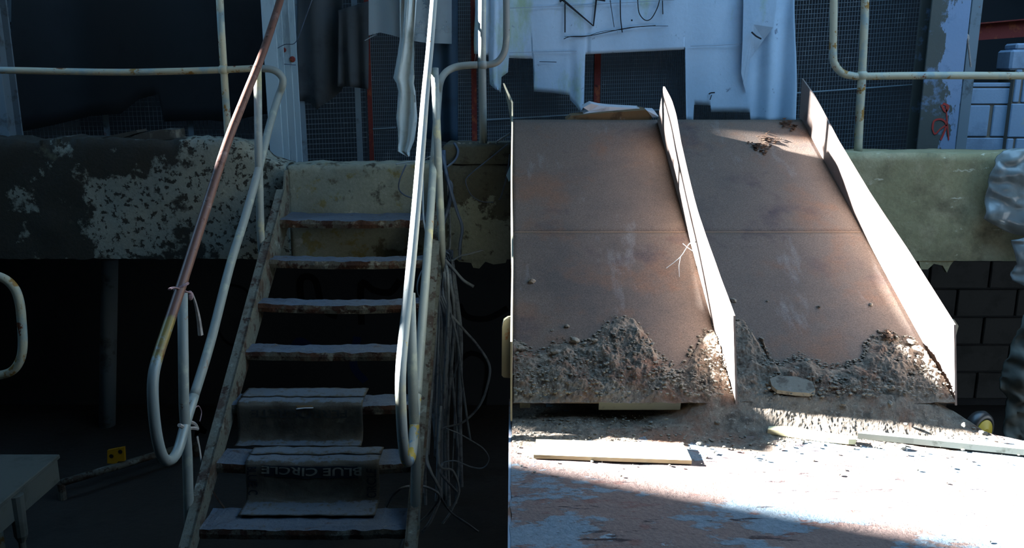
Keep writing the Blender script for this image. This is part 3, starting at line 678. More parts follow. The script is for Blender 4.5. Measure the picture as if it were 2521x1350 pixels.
# yellow wheel behind the platform corner
wy = 3.22; wc = P(2408, 1060, Y=wy); wh = root('barrow_wheel', (wc.x, wc.y, wc.z - .075), 'small black tyred wheel with yellow hub behind the platform corner', 'wheel')
ang = math.radians(28)
def wheel_pt(a, rr, w): 
    v = Vector((math.cos(a) * rr, w, math.sin(a) * rr)); return wc + Vector((v.x * math.cos(ang) - v.y * math.sin(ang), v.x * math.sin(ang) + v.y * math.cos(ang), v.z))
V, Fc = [], []; prof = [(.040, -.018), (.052, -.024), (.066, -.016), (.072, 0), (.066, .016), (.052, .024), (.040, .018)]
for i in range(36):
    for rr, w in prof: V.append(wheel_pt(2 * math.pi * i / 36, rr * 1.15, w * 1.1))
m = len(prof)
Fc = [(i * m + k, i * m + (k + 1) % m, ((i + 1) % 36) * m + (k + 1) % m, ((i + 1) % 36) * m + k) for i in range(36) for k in range(m)]
obj('tyre', (V, Fc), 'tyre_black', wh, smooth=True)
V = [wheel_pt(2 * math.pi * i / 36, .052, w) for w in (-.026, .018) for i in range(36)] + [wheel_pt(2 * math.pi * i / 36, .018, -.034) for i in range(36)]
Fc = [(i, (i + 1) % 36, 36 + (i + 1) % 36, 36 + i) for i in range(36)] + [(72 + i, 72 + (i + 1) % 36, (i + 1) % 36, i) for i in range(36)] + [tuple(range(72, 108)), tuple(range(36, 72))]
obj('hub', (V, Fc), 'wheel_yellow', wh)
obj('axle', tube([wheel_pt(0, 0, -.02), wheel_pt(0, 0, .05)], .012, 10), 'grey_steel', wh)
obj('stand', join(box(wc.x - .015, wc.x + .015, wc.y - .01, wc.y + .01, 0, wc.z - .05), ), 'grey_steel', wh)

# ================================================================== CEMENT SACKS ON THE TREADS
def sack(i, xa, xb, label, lip_back, foot):
    """empty paper sack folded over tread i and hanging to the tread below"""
    d, z = D0 + GO * i, Z0 + RI * i; zl = Z0 + RI * (i + 1); dl = d
    path = [(d + lip_back, z + .010), (d + .10, z + .012), (d + .03, z + .012), (d - .004, z + .006), (d - .013, z - .015), (d - .014, z - .06), (d - .016, z - .11), (d - .026, zl + .030), (d - .038, zl + .016), (d - min(.06, foot * .7), zl + .012), (d - foot, zl + .010)]
    pp = smooth_path([Vector((0, a, c)) for a, c in path], 5)
    n = len(pp); nx = 44
    def pos(u, v, lift=0.0):
        k = v * (n - 1); a = int(min(k, n - 2)); q = pp[a].lerp(pp[a + 1], k - a)
        x = xa + (xb - xa) * u
        w = fbm(u * 5 + i * 3, v * 3, i, 3)
        return Vector((x + .006 * w * (v - .3), q.y - .006 * abs(w) - .010 * max(0, math.sin(u * 3.1 * 2 + i)) * max(0, math.sin(v * 3.14)) - lift, q.z + .004 * fbm(u * 8, v * 6, i + 4, 3) + (.004 if v < .3 else 0)))
    r = root('cement_sack', pos(.5, .3), label, 'sack')
    obj('paper', thicken(grid(nx, n, lambda u, v: pos(u, v)), (0, .002, -.003)), 'sack_paper', r, smooth=True)
    tV, tF = grid(nx, 6, lambda u, v: pos(u, v * .16) + Vector((0, -.004, .004 + .006 * abs(fbm(u * 6, i, 2)))))
    obj('top_fold', thicken((tV, tF), (0, 0, -.002)), 'sack_paper', r, smooth=True)
    return r, pos
def print_on(r, pos, s, size, uc, vc, rot, m, span_u, span_v, name='printed_letters', lift=.0035):
    V, Fc = text_geo(s, size)
    bm = bmesh.new(); vs = [bm.verts.new(v) for v in V]
    for f in Fc:
        try: bm.faces.new([vs[k] for k in f])
        except ValueError: pass
    bmesh.ops.triangulate(bm, faces=bm.faces[:]); bmesh.ops.subdivide_edges(bm, edges=[e for e in bm.edges if e.calc_length() > .012], cuts=1)
    bm.verts.index_update(); ca, sa = math.cos(rot), math.sin(rot)
    out = [pos(uc + (v.co.x * ca - v.co.y * sa) / span_u, vc - (v.co.x * sa + v.co.y * ca) / span_v, lift) for v in bm.verts]
    fs = [tuple(v.index for v in f.verts) for f in bm.faces]; bm.free()
    return obj(name, (out, fs), m, r)
def px_x(x, i): q = PD(x, 0, D0 + GO * i, Z0 + RI * i); return q.x
r1, p1 = sack(4, px_x(585, 4), px_x(893, 4), 'faded empty paper cement sack draped over the tread above the bold lettered sack', .17, .082)
SP = .46
print_on(r1, p1, 'FERROCRETE', .056, .50, .44, math.pi, 'print_faint', .43, SP)
obj('torn_hole', thicken(([p1(.47, .315, .003), p1(.60, .315, .003), p1(.62, .36, .003), p1(.49, .375, .003)], [(0, 1, 2, 3)]), (0, -.001, 0)), 'sack_brown', r1)
obj('torn_flap', tube([p1(.48, .378, .006), p1(.55, .37, .008), p1(.615, .362, .006)], .003, 6), 'paper_white', r1)
r2, p2 = sack(5, px_x(606, 5), px_x(934, 5), 'empty paper cement sack lettered in a dark band, draped over a low tread', .135, .15)
band = grid(30, 10, lambda u, v: p2(.14 + .70 * u, .345 + v * .135 + .022 * u, .0028))
pb = obj('printed_band', thicken(band, (0, .0012, 0)), 'print_dark', r2)
print_on(pb, p2, 'BLUE CIRCLE', .056, .50, .415, math.pi - .035, 'print_pale', .43, SP, lift=.0052)
print_on(r2, p2, 'BLUE C', .043, .045, .52, -math.pi / 2, 'print_dark', .43, SP)
print_on(r2, p2, 'CIRCLE', .043, .945, .555, math.pi / 2, 'print_dark', .43, SP)

# ================================================================== BACK OF THE LANDING: FENCE, COLUMNS, SHEETS
Y_F = 5.95
zf0 = Z_SLAB
def mesh_panel(xa, xb, ytop, slope, sx, sz, wire, m, Yp, label, posts, vw=1.0):
    """welded mesh panel on angle-iron posts; wires as square rods joined into one part"""
    x0, x1 = P(xa, 300, Y=Yp).x, P(xb, 300, Y=Yp).x; zt = P(0, ytop, Y=Yp).z
    r = root('mesh_fence', ((x0 + x1) / 2, Yp, zf0), label, 'fence')
    g = []
    h = wire / 2
    x = x0
    while x <= x1:
        g.append(box(x - h * vw, x + h * vw, Yp - h * vw, Yp + h * vw, zf0, zt)); x += sx * RND.uniform(.97, 1.03)
    z = zf0 - .2
    while z < zt + .2:
        a, c = z, z + slope * (x1 - x0)
        V = [(xx, yy, zz + dz) for xx, zz in ((x0, a), (x1, c)) for yy in (Yp - 3 * h, Yp - h) for dz in (-h, h)]
        if min(a, c) > zf0: g.append((V, [(0, 1, 3, 2), (4, 6, 7, 5), (0, 4, 5, 1), (2, 3, 7, 6), (0, 2, 6, 4), (1, 5, 7, 3)]))
        z += sz
    obj('wire_mesh', join(*g), m, r, kind='stuff')
    for (px, w, mm) in posts:
        xx = P(px, 300, Y=Yp).x
        obj('post', join(box(xx - w / 2, xx + w / 2, Yp - .012, Yp - .006, zf0, zt), box(xx - w / 2, xx - w / 2 + .006, Yp - .006, Yp + .03, zf0, zt)), mm, r)
    return r
mesh_panel(728, 903, -60, .035, .022, .034, .0036, 'mesh_wire', Y_F, 'dim welded mesh fence panel beside the pale steel column', [(745, .05, 'grey_steel'), (884, .04, 'grey_steel')], .45)
mesh_panel(905, 1162, -60, .02, .013, .026, .0028, 'mesh_wire', Y_F - .01, 'fine welded mesh fence panel with rusty red post behind the stair head', [(913, .03, 'red_steel')])
mesh_panel(1162, 1475, -60, .035, .0145, .026, .0026, 'mesh_wire', Y_F, 'welded mesh fence panel with red post behind the bent pipe post', [(1168, .036, 'red_steel'), (1468, .042, 'red_steel')])
mesh_panel(1479, 1900, -60, .035, .0145, .026, .0026, 'mesh_wire', Y_F, 'welded mesh fence panel half hidden behind the torn white tarpaulin', [(1885, .042, 'red_steel')])
mesh_panel(1900, 2268, -60, .055, .0195, .030, .0026, 'mesh_wire', Y_F, 'welded mesh fence panel behind the right chute flange', [(2262, .03, 'red_steel')])
# cross bars tying the mesh
for (a, c, lab) in [((1192, 296), (1640, 270), 'thin tie bar low across the mesh fence below the torn tarpaulin'), ((1955, 230), (2262, 208), 'thin twisted tie bar across the mesh beside the right guard rail post'), ((918, 318), (975, 315), 'short tie bar across the bright mesh panel')]:
    obj('tie_bar', tube([P(*a, Y=Y_F - .02), P(*c, Y=Y_F - .02)], .006, 8), 'grey_steel', None, lab, 'bar')
# columns
def column(xa, xb, Yp, m, label, parts=True, ztop=3.4):
    x0, x1 = P(xa, 300, Y=Yp).x, P(xb, 300, Y=Yp).x
    r = root('steel_column', ((x0 + x1) / 2, Yp, zf0), label, 'column')
    w = x1 - x0
    obj('web', bevel_box(x0 + w * .46, x0 + w * .54, Yp, Yp + .14, zf0, ztop, .003), m, r)
    ff = obj('front_flange', bevel_box(x0, x1, Yp - .012, Yp + .002, zf0, ztop, .003), m, r)
    obj('back_flange', bevel_box(x0, x1, Yp + .138, Yp + .15, zf0, ztop, .003), m, r)
    return ff, x0, x1
c1, a0, a1 = column(661, 694, 5.50, 'column_paint', 'narrow pale blue steel column with rusty edge at the stair head')
c2, a0, a1 = column(690, 727, 5.70, 'column_paint', 'grey blue steel column standing close behind the narrow pale column')
for y, s in ((123, .016), (146, .02)): obj('bolt', ball(P(699 if y < 130 else 720, y, Y=5.685), s, (1, .5, 1), 8, 5), 'red_steel', c2)
c3, a0, a1 = column(2262, 2356, 5.62, 'column_flaked', 'wide pale blue column with flaked grey patch and red scrawl')
for px, w in [([(2318, 258), (2328, 275), (2335, 262), (2322, 255)], .014), ([(2296, 318), (2300, 298), (2318, 294), (2330, 305), (2325, 325), (2316, 345)], .012), ([(2296, 318), (2302, 330), (2315, 318), (2330, 308)], .010), ([(2330, 262), (2332, 300), (2336, 345)], .008)]:
    obj('red_scrawl', ribbon(px, w, 5.604), 'graffiti_red', c3)
cL, a0, a1 = column(-12, 22, 5.60, 'grey_steel', 'dim grey steel column at the far dark end of the left landing')
c4, a0, a1 = column(2358, 2384, 5.95, 'grey_steel', 'thin dull steel upright between flaked column and painted block wall')
# rag on the thin upright
obj('tied_rag', join(ball(P(2376, 95, Y=5.9), .03, (1, .6, 1.2), 9, 6), tube(smooth_path([P(2382, 95, Y=5.88), P(2386, 130, Y=5.88), P(2390, 165, Y=5.88)], 5), .006, 6), tube(smooth_path([P(2372, 95, Y=5.88), P(2368, 120, Y=5.88), P(2370, 145, Y=5.88)], 5), .012, 6)), 'rag_pale', None, 'grey rag knotted round the thin steel upright by the block wall', 'rag')
# steel channel beam upper right
obj('channel_beam', join(prism([(P(x, y, Y=6.6).x, P(x, y, Y=6.6).z) for x, y in [(2372, 62), (3200, -12), (3200, 40), (2372, 102)]], 'y', 6.6, 6.61), prism([(P(x, y, Y=6.6).x, P(x, y, Y=6.6).z) for x, y in [(2372, 60), (3200, -14), (3200, -11), (2372, 63)]], 'y', 6.55, 6.61)), 'red_steel', None, 'dull rusty channel beam crossing the dark opening above the block wall', 'beam')
# painted block wall
def block_wall(name, courses, Yp, depth, label=None):
    xs = [P(x, 300, Y=Yp).x for c in courses for r in c[2] for x in r]; zs = [P(0, y, Y=Yp).z for c in courses for y in c[:2]]
    w = obj(name, box(min(xs) + .003, max(xs) - .003, Yp + .008, Yp + depth, zf0, max(zs) - .004), 'mortar', kind='structure')
    for (yt, yb, cells) in courses:
        z1, z0 = P(0, yt, Y=Yp).z, max(P(0, yb, Y=Yp).z, zf0)
        for (xa, xb) in cells:
            x0, x1 = P(xa, 300, Y=Yp).x, P(xb, 300, Y=Yp).x
            obj('block', bevel_box(x0 + .004, x1 - .004, Yp - .004, Yp + depth - .01, z0 + .004, z1 - .004, .006), 'block_paint', w)
    return w
block_wall('wall_block', [(202, 216, [(2352, 2490)]), (216, 258, [(2352, 2490)]), (258, 338, [(2352, 2435), (2441, 2490)]), (338, 400, [(2352, 2490)])], 5.95, .2)
block_wall('wall_pier', [(170, 254, [(2486, 2503), (2506, 2640), (2640, 2780), (2780, 2920), (2920, 3060)]), (254, 340, [(2484, 2580), (2580, 2720), (2720, 2860), (2860, 3060)]), (340, 400, [(2484, 2503), (2506, 2640), (2640, 2780), (2780, 2920), (2920, 3060)])], 5.90, .2)
obj('loose_block', bevel_box(P(2487, 160, Y=5.9).x, P(2620, 160, Y=5.9).x, 5.90, 6.08, P(0, 172, Y=5.90).z - .004, P(0, 122, Y=5.9).z, .015), 'block_paint', None, 'loose pale block sitting on top of the painted block pier', 'block')
obj('loose_block', bevel_box(P(2505, 110, Y=5.9).x, P(2620, 110, Y=5.9).x, 5.91, 6.06, P(0, 122, Y=5.90).z - .002, P(0, 106, Y=5.9).z, .012), 'block_paint', None, 'thin topmost block piece stacked above the painted block pier', 'block')

# ---- sheets
Y_T = 5.78
def rip_main(x, v):
    a = .006 * math.sin(x * 9 + 1) + .004 * math.sin(x * 23)
    if x > 1.55: a += (.032 * math.sin((x - 1.55) * 36 - .6)) * (.5 + .5 * v) * min(1, (x - 1.55) / .12)
    if .36 < x < .50: a += .02 * math.sin((x - .36) * 60) * max(0, v - .45)
    if x < -.1: a += .018 * math.sin(x * 70)
    return (0.004 * math.sin(v * 7 + x * 5), a)
tarp = root('white_tarpaulin', P(1560, 300, Y=Y_T), 'large torn pale tarpaulin with black scrawl hung on the mesh fence', 'tarpaulin')
prof = [(1168, 132), (1203, 137), (1205.5, 208), (1219, 220), (1232, 229), (1234, 190), (1250, 178), (1252, 143), (1311, 145), (1313, 226), (1358, 229), (1401, 235), (1404, 247), (1418, 262), (1428, 277), (1437, 262), (1439, 180), (1440, 134), (1560, 128), (1687, 122), (1689, 300), (1706, 303), (1708, 258), (1748, 260), (1749, 276), (1845, 277), (1847, 300), (1900, 304), (1956, 304)]
tsheet = obj('sheet', cloth(prof, -60, Y_T, rip_main, 4, 22, .003), 'tarp_white', tarp, smooth=True)
def on_tarp(px, w, m, name):
    V, Fc = ribbon(px, w, Y_T - .02)
    return obj(name, (V, Fc), m, tsheet)
for px, w in [([(1380, -5), (1461, 64)], (.016, .007)), ([(1461, 64), (1468, 0)], (.008, .012)), ([(1391, 8), (1391, 80)], .008), ([(1502, 0), (1508, 40), (1512, 67)], .004), ([(1527, 0), (1528, 45), (1532, 80)], .007), ([(1570, -4), (1573, 30), (1587, 49), (1603, 46), (1618, 20), (1625, -5)], .006), ([(1631, 0), (1632, 35)], .006), ([(1388, 96), (1405, 90), (1450, 88), (1500, 78), (1550, 68), (1614, 63)], .005), ([(1390, 90), (1440, 90), (1480, 78), (1530, 73), (1580, 65), (1645, 64)], .003), ([(1328, 152), (1370, 153)], .004), ([(1555, 48), (1556, 52)], .010), ([(1463, -2), (1490, 2)], .010), ([(1378, 4), (1388, -4)], .014)]:
    on_tarp(px, w, 'tarp_mark', 'black_scrawl')
for px in [([(1255, 20), (1400, 14), (1660, 0)]), ([(1254, 130), (1330, 128), (1420, 126)]), ([(1700, 114), (1760, 112), (1830, 108)])]:
    on_tarp(px, .004, 'tarp_seam', 'seam')
for px, w in [([(1745, 232), (1750, 229), (1760, 228)], .008), ([(1748, 246), (1752, 234)], .005)]: on_tarp(px, w, 'tarp_mark', 'tear')
# folded-over flap on the right of the tarpaulin
fp = [(1832, -60), (1915, -60), (1908, 20), (1902, 68), (1882, 98), (1860, 130), (1838, 158), (1830, 178), (1832, 205), (1840, 228), (1826, 180), (1828, 100)]
V = []
for x, y in fp:
    q = P(x, y, Y=Y_T - .045); V.append(q + Vector((0, .03 * math.sin((x - 1830) * .05) + (.02 if y > 150 else 0), 0)))
ctr = P(1855, 60, Y=Y_T - .06); V2 = [ctr] + V
obj('folded_flap', thicken((V2, [(0, i + 1, (i + 1) % len(V) + 1) for i in range(len(V))]), (0, .004, 0)), 'tarp_white', tarp)
on_tarp([(1844, 80), (1855, 90), (1868, 97)], .010, 'tarp_mark', 'tear').location.y -= .06
# translucent polythene, hanging cloth strip, navy and dark cloths
ps = cloth([(908, 88), (935, 80), (970, 88), (1000, 98), (1050, 106), (1112, 108)], -60, 5.755, lambda x, v: (0, .010 * math.sin(x * 42) * (.4 + .6 * v)), 5, 14, 0)
obj('polythene_sheet', ps, 'polythene', None, 'torn translucent polythene sheet hanging over the bright mesh panel', 'sheet', smooth=True)
st = [(-60, 985, 1030), (95, 983, 1020), (130, 978, 1022), (165, 972, 1021), (192, 967, 1022), (205, 975, 1020), (225, 980, 1024), (262, 978, 1026), (290, 976, 1028), (320, 980, 1024), (345, 981, 1020), (372, 980, 1009), (385, 1004, 1008)]
V = []
for y, xa, xb in st:
    for k in range(9):
        u = k / 8; q = P(xa + (xb - xa) * u, y, Y=5.70); V.append(q + Vector((0, .028 * math.sin(u * 9 + y * .012) - .01 * u, 0)))
Fc = [(j * 9 + k, j * 9 + k + 1, (j + 1) * 9 + k + 1, (j + 1) * 9 + k) for j in range(len(st) - 1) for k in range(8)]
obj('cloth_strip', thicken((V, Fc), (0, .003, 0)), 'cloth_grey', None, 'narrow twisted pale cloth strip hanging in front of the mesh', 'cloth', smooth=True)
obj('navy_tarpaulin', cloth([(1046, 340), (1080, 348), (1100, 350), (1127, 350)], -60, 5.84, lambda x, v: (.0, .018 * math.sin(x * 50)), 4, 14), 'cloth_navy', None, 'dark navy tarpaulin hanging behind the right stair handrail', 'tarpaulin', smooth=True)
obj('navy_tarpaulin', cloth([(1090, 108), (1112, 108)], -60, 5.79, lambda x, v: (0, .006 * math.sin(x * 80)), 3, 8), 'cloth_navy', None, 'short navy tarpaulin strip overlapping the polythene sheet edge', 'tarpaulin', smooth=True)
obj('dark_cloth', cloth([(730, 250), (745, 249), (765, 255), (783, 270), (790, 262), (810, 248), (842, 222), (846, 208)], -60, 5.905, lambda x, v: (0, .02 * math.sin(x * 30)), 4, 14), 'cloth_dark', None, 'dim ragged grey cloth hanging next to the steel columns', 'cloth', smooth=True)
obj('dark_cloth', cloth([(832, 213), (860, 213), (878, 216), (908, 220)], lambda x: 20 - (x - 850) * .3, 5.83, lambda x, v: (0, .02 * math.sin(x * 60) * (.3 + v)), 4, 14), 'cloth_dark', None, 'pleated grey cloth hanging beside the rusty red fence post', 'cloth', smooth=True)
obj('shade_dark_tarpaulin', cloth([(24, 330), (120, 310), (230, 285), (300, 280), (340, 245), (385, 232), (400, 300), (520, 296), (560, 300), (655, 280)], -60, 6.2, lambda x, v: (0, .03 * math.sin(x * 7)), 8, 10), 'cloth_shade_black', None, 'tarpaulin with shade in its dark colour and ragged bottom edge behind the left guard rail', 'tarpaulin', smooth=True)
mesh_panel(24, 660, -60, .01, .03, .034, .0024, 'mesh_wire', 6.3, 'unlit mesh fence far back behind the shade-darkened tarpaulin', [(262, .04, 'grey_steel'), (470, .04, 'grey_steel')])
# roof beam in the upper left dark
obj('roof_beam', prism([(P(x, y, Y=7.2).x, P(x, y, Y=7.2).z) for x, y in [(-60, 20), (330, -70), (330, -20), (-60, 75)]], 'y', 7.2, 7.35), 'grey_steel', None, 'dim sloping roof beam in the dark upper left corner', 'beam')

# ---- loose things on the landing
sk = root('folded_sack', on_chute(1500, 300) + Vector((0, .05, 0)), 'crumpled brown and white paper sack lying at the top edge of the chute', 'sack')
Ys = C_TOP[0] + .04
def slab_px(px, Yp, th, m, name, wob=.01):
    a = [P(x, y - 7, Y=Yp) for x, y in px]; V = [v + Vector((0, wob * math.sin(i * 2.1), 0)) for i, v in enumerate(a)] + [v + Vector((0, th, .012)) for v in a]
    n = len(a); return obj(name, (V, [tuple(range(n)), tuple(range(n, 2 * n))[::-1]] + [(i, n + i, n + (i + 1) % n, (i + 1) % n) for i in range(n)]), m, sk)
slab_px([(1393, 303), (1405, 293), (1450, 288), (1500, 282), (1575, 276), (1590, 278), (1606, 296), (1602, 303), (1500, 306), (1430, 305)], Ys, .10, 'sack_brown', 'lower_fold')
slab_px([(1432, 289), (1450, 281), (1436, 272), (1455, 262), (1475, 267), (1500, 270), (1575, 274), (1575, 277), (1500, 283), (1450, 289)], Ys + .03, .12, 'paper_white', 'upper_fold')
slab_px([(1592, 279), (1612, 280), (1622, 295), (1606, 296)], Ys + .02, .1, 'paper_white', 'end_fold')
for px, lab in [([(243, 341), (285, 331), (335, 321), (340, 327), (300, 340), (260, 345)], 'flat dark broken slate on the left landing edge'), ([(310, 344), (345, 328), (400, 319), (432, 320), (435, 342), (380, 346)], 'larger curled dark slate piece on the left landing edge')]:
    a = [P(x, y, Y=YW + .05) for x, y in px]; n = len(a); V = a + [v + Vector((.01, .11, .004)) for v in a]
    obj('slate_piece', (V, [tuple(range(n)), tuple(range(n, 2 * n))[::-1]] + [(i, n + i, n + (i + 1) % n, (i + 1) % n) for i in range(n)]), 'slab_concrete', None, lab, 'slate')
for x, y, s in [(1158, 350, 9), (1172, 351, 7), (1205, 348, 12), (1222, 346, 9), (1142, 349, 8), (1130, 351, 9)]:
    p = P(x, y, Y=YW + .05); p.z = zp; put_stone(p, px_r(p, s), 'little rubble lump on top of the concrete pier', 'rubble on the pier')
obj('cane', tube([P(1222, 350, Y=YW + .03), P(1256, 328, Y=YW + .06)], .006, 8), 'cable_pale', None, 'short pale cane leaning between pier and chute flange', 'stick')
obj('plastic_scrap', thicken(([P(x, y, Y=4.75) for x, y in [(1257, 405), (1246, 432), (1253, 448), (1258, 440)]], [(0, 1, 2, 3)]), (0, .004, 0)), 'scrap_blue', None, 'pale blue plastic scrap caught beside the left chute flange', 'scrap')

# ================================================================== CABLES
CG = 'loose cables hanging beside the stairs'
def cable(px, m='cable_grey', w=.006, strap=False, label='loose grey cable hanging beside the right stair stringer', group=CG, dz=(0, 0)):
    pts = [P(x + (dz[0] if j else 0), y, Y=yy + (dz[1] if j else 0)) for j, (x, y, yy) in enumerate(px)]
    g = tube(smooth_path(pts, 6), w, 6, flat=(w * 1.5, w * .5) if strap else None, twist=1.5 if strap else 0)
    return obj('cable', g, m, None, label, 'cable', group, smooth=True)
KN = None                                              # stands for a strand's own hanging point under the pier, set below
CDY = {2: (0, -0.06), 3: (0, 0.02), 10: (0, 0.06), 12: (0, 0.1), 13: (0, 0.18), 14: (0, 0.22), 15: (0, -0.02), 16: (0, 0.1), 17: (0, 0.14), 18: (0, 0.2), 26: (0, 0.16), 27: (0, 0.02), 28: (0, 0.06), 29: (-8, 0.16), 30: (0, 0.18), 31: (-8, 0.06), 32: (8, 0.3), 33: (-4, 0.1), 34: (4, 0), 35: (0, 0.14), 36: (12, 0.3), 37: (12, 0.06), 38: (-4, 0.12), 39: (-8, 0.18), 40: (0, 0.28), 41: (-8, 0.28), 42: (28, -0.02), 43: (16, 0.14), 44: (0, 0.28)}   # sideways pixels, depth: where a strand passes its neighbours
cl = [
 ([(1118, 352, 4.86), (1128, 372, 4.84), (1120, 395, 4.82), (1095, 415, 4.78), (1080, 430, 4.76)], 'cable_blue', .007),
 ([(1092, 370, 4.84), (1094, 400, 4.8), (1100, 440, 4.8), (1111, 458, 4.8), (1104, 510, 4.8), (1088, 560, 4.75)], 'cable_blue', .008),
 ([(1090, 380, 4.8), (1105, 450, 4.8), (1125, 520, 4.8), (1138, 560, 4.8), (1133, 600, 4.8), (1132, 640, 4.78)], 'cable_blue', .007),
 ([(1100, 430, 4.8), (1106, 520, 4.8), (1108, 600, 4.8), (1100, 635, 4.75)], 'cable_grey', .006),
 ([(1250, 355, 4.84), (1200, 395, 4.82), (1155, 432, 4.82), (1147, 450, 4.82), (1160, 480, 4.82), (1185, 496, 4.82), (1215, 498, 4.82)], 'cable_blue', .006),
 ([(1255, 380, 4.82), (1248, 430, 4.82), (1235, 480, 4.82), (1228, 492, 4.82)], 'cable_blue', .007),
 ([(1000, 405, 4.84), (985, 440, 4.82), (982, 465, 4.82), (995, 480, 4.82), (1020, 490, 4.82)], 'cable_blue', .004),
 ([(975, 405, 4.86), (1010, 398, 4.86), (1035, 396, 4.84), (1060, 385, 4.8)], 'cable_pale', .006),
 ([(1188, 616, 4.75), (1160, 624, 4.72), (1130, 632, 4.7), (1110, 645, 4.68)], 'cable_grey', .009),
 ([(1166, 706, 4.6), (1140, 690, 4.62), (1118, 665, 4.65), (1095, 640, 4.68)], 'cable_grey', .009),
 ([(1112, 640, 4.68), (1118, 720, 4.6), (1120, 800, 4.6), (1122, 900, 4.6), (1120, 1080, 4.6)], 'cable_grey', .007),
 ([KN, (1062, 645, 4.6), (1075, 700, 4.5), (1100, 760, 4.5), (1140, 810, 4.5), (1175, 850, 4.5), (1205, 900, 4.5), (1200, 950, 4.5), (1180, 1000, 4.5), (1140, 1040, 4.5), (1100, 1052, 4.5), (1085, 1060, 4.5)], 'cable_grey', .005),
 ([KN, (1070, 690, 4.45), (1090, 760, 4.45), (1105, 830, 4.45), (1112, 920, 4.45), (1120, 1010, 4.45), (1128, 1140, 4.45), (1122, 1260, 4.45), (1125, 1360, 4.45)], 'cable_grey', .007),
 ([KN, (1075, 700, 4.4), (1085, 800, 4.4), (1086, 900, 4.4), (1082, 1000, 4.4), (1080, 1120, 4.4), (1074, 1250, 4.4), (1064, 1360, 4.4)], 'cable_grey', .008),
 ([KN, (1078, 690, 4.42), (1096, 800, 4.42), (1098, 920, 4.42), (1100, 1100, 4.42)], 'cable_grey', .008),
 ([KN, (1090, 720, 4.5), (1112, 780, 4.5), (1128, 850, 4.5), (1138, 940, 4.5), (1150, 1030, 4.5), (1158, 1085, 4.5)], 'cable_grey', .006),
 ([KN, (1122, 720, 4.6), (1134, 820, 4.55), (1134, 900, 4.55), (1132, 1000, 4.55), (1133, 1100, 4.55), (1136, 1200, 4.55)], 'cable_grey', .009),
 ([KN, (1074, 720, 4.5), (1060, 800, 4.35), (1056, 880, 4.3), (1050, 960, 4.3), (1042, 1060, 4.3), (1038, 1150, 4.3)], 'cable_grey', .008),
 ([KN, (1120, 740, 4.55), (1128, 860, 4.48), (1120, 920, 4.48), (1104, 950, 4.48), (1080, 980, 4.48), (1068, 1005, 4.48)], 'cable_grey', .005),
 ([(1098, 1055, 4.3), (1130, 1068, 4.3), (1160, 1085, 4.3), (1190, 1105, 4.3), (1204, 1130, 4.3), (1190, 1152, 4.3), (1160, 1150, 4.3), (1120, 1135, 4.3), (1090, 1140, 4.3)], 'cable_grey', .005),
 ([(1062, 960, 4.3), (1050, 1110, 4.1), (1060, 1160, 4.0), (1075, 1190, 4.0), (1085, 1220, 4.0), (1062, 1280, 4.0), (1040, 1310, 4.0)], 'cable_grey', .006),
 ([(950, 1255, 3.6), (965, 1225, 3.6), (985, 1205, 3.6), (1010, 1198, 3.6), (1050, 1200, 3.62), (1082, 1222, 3.65), (1060, 1260, 3.7), (1035, 1285, 3.7)], 'cable_grey', .006),
 ([(1086, 1000, 4.4), (1080, 1140, 4.2), (1115, 1160, 4.2), (1130, 1210, 4.2), (1110, 1260, 4.2), (1090, 1290, 4.2)], 'cable_grey', .005),
 ([(1082, 1222, 3.65), (1110, 1262, 4.1), (1150, 1290, 4.1), (1178, 1310, 4.1)], 'cable_grey', .005),
 ([(985, 1350, 3.45), (995, 1320, 3.45), (1010, 1295, 3.45), (1012, 1370, 3.45)], 'cable_pale', .007),
 ([(1090, 1140, 4.3), (1085, 1165, 4.25), (1105, 1190, 4.25), (1128, 1215, 4.25)], 'cable_grey', .005),
 ([KN, (1075, 645, 4.6), (1045, 660, 4.4), (1030, 690, 4.4), (1028, 720, 4.4), (1038, 740, 4.4)], 'cable_pale', .004),
 ([(1040, 402, 4.88), (1041, 450, 4.75), (1042, 528, 4.6), (1046, 560, 4.55), (1052, 590, 4.5), (1058, 640, 4.45)], 'cable_pale', .005),
 ([(1078, 600, 4.75), (1066, 680, 4.4), (1072, 800, 4.4), (1066, 900, 4.4), (1058, 1000, 4.4), (1052, 1120, 4.35)], 'cable_grey', .009),
]
r2_ = random.Random(21)
for k in range(16):                                    # the dense inner strands of the bundle
    x0_ = r2_.uniform(1062, 1104); x1_ = x0_ + r2_.uniform(-24, 26); yy = r2_.uniform(4.3, 4.62); y1_ = r2_.uniform(940, 1330)
    cl.append(([KN, (x0_, r2_.uniform(660, 720), yy), (x0_ + r2_.uniform(-4, 14), 800, yy), (x1_ + r2_.uniform(-8, 8), (800 + y1_) / 2, yy), (x1_, y1_, yy)], 'cable_grey', r2_.uniform(.005, .009)))
hung = sorted([k for k, c in enumerate(cl) if c[0][0] is None], key=lambda k: cl[k][0][1][0])
for n_, k in enumerate(hung):                          # side by side along the lower arris of the pier, in three rows
    x_ = 1064 + 50 * n_ / len(hung); y_ = YW + .015 + .07 * (n_ % 3)
    v_ = P(x_, 640, Y=y_); cl[k][0][0] = (x_, 640 if n_ % 3 == 0 else 632, y_)
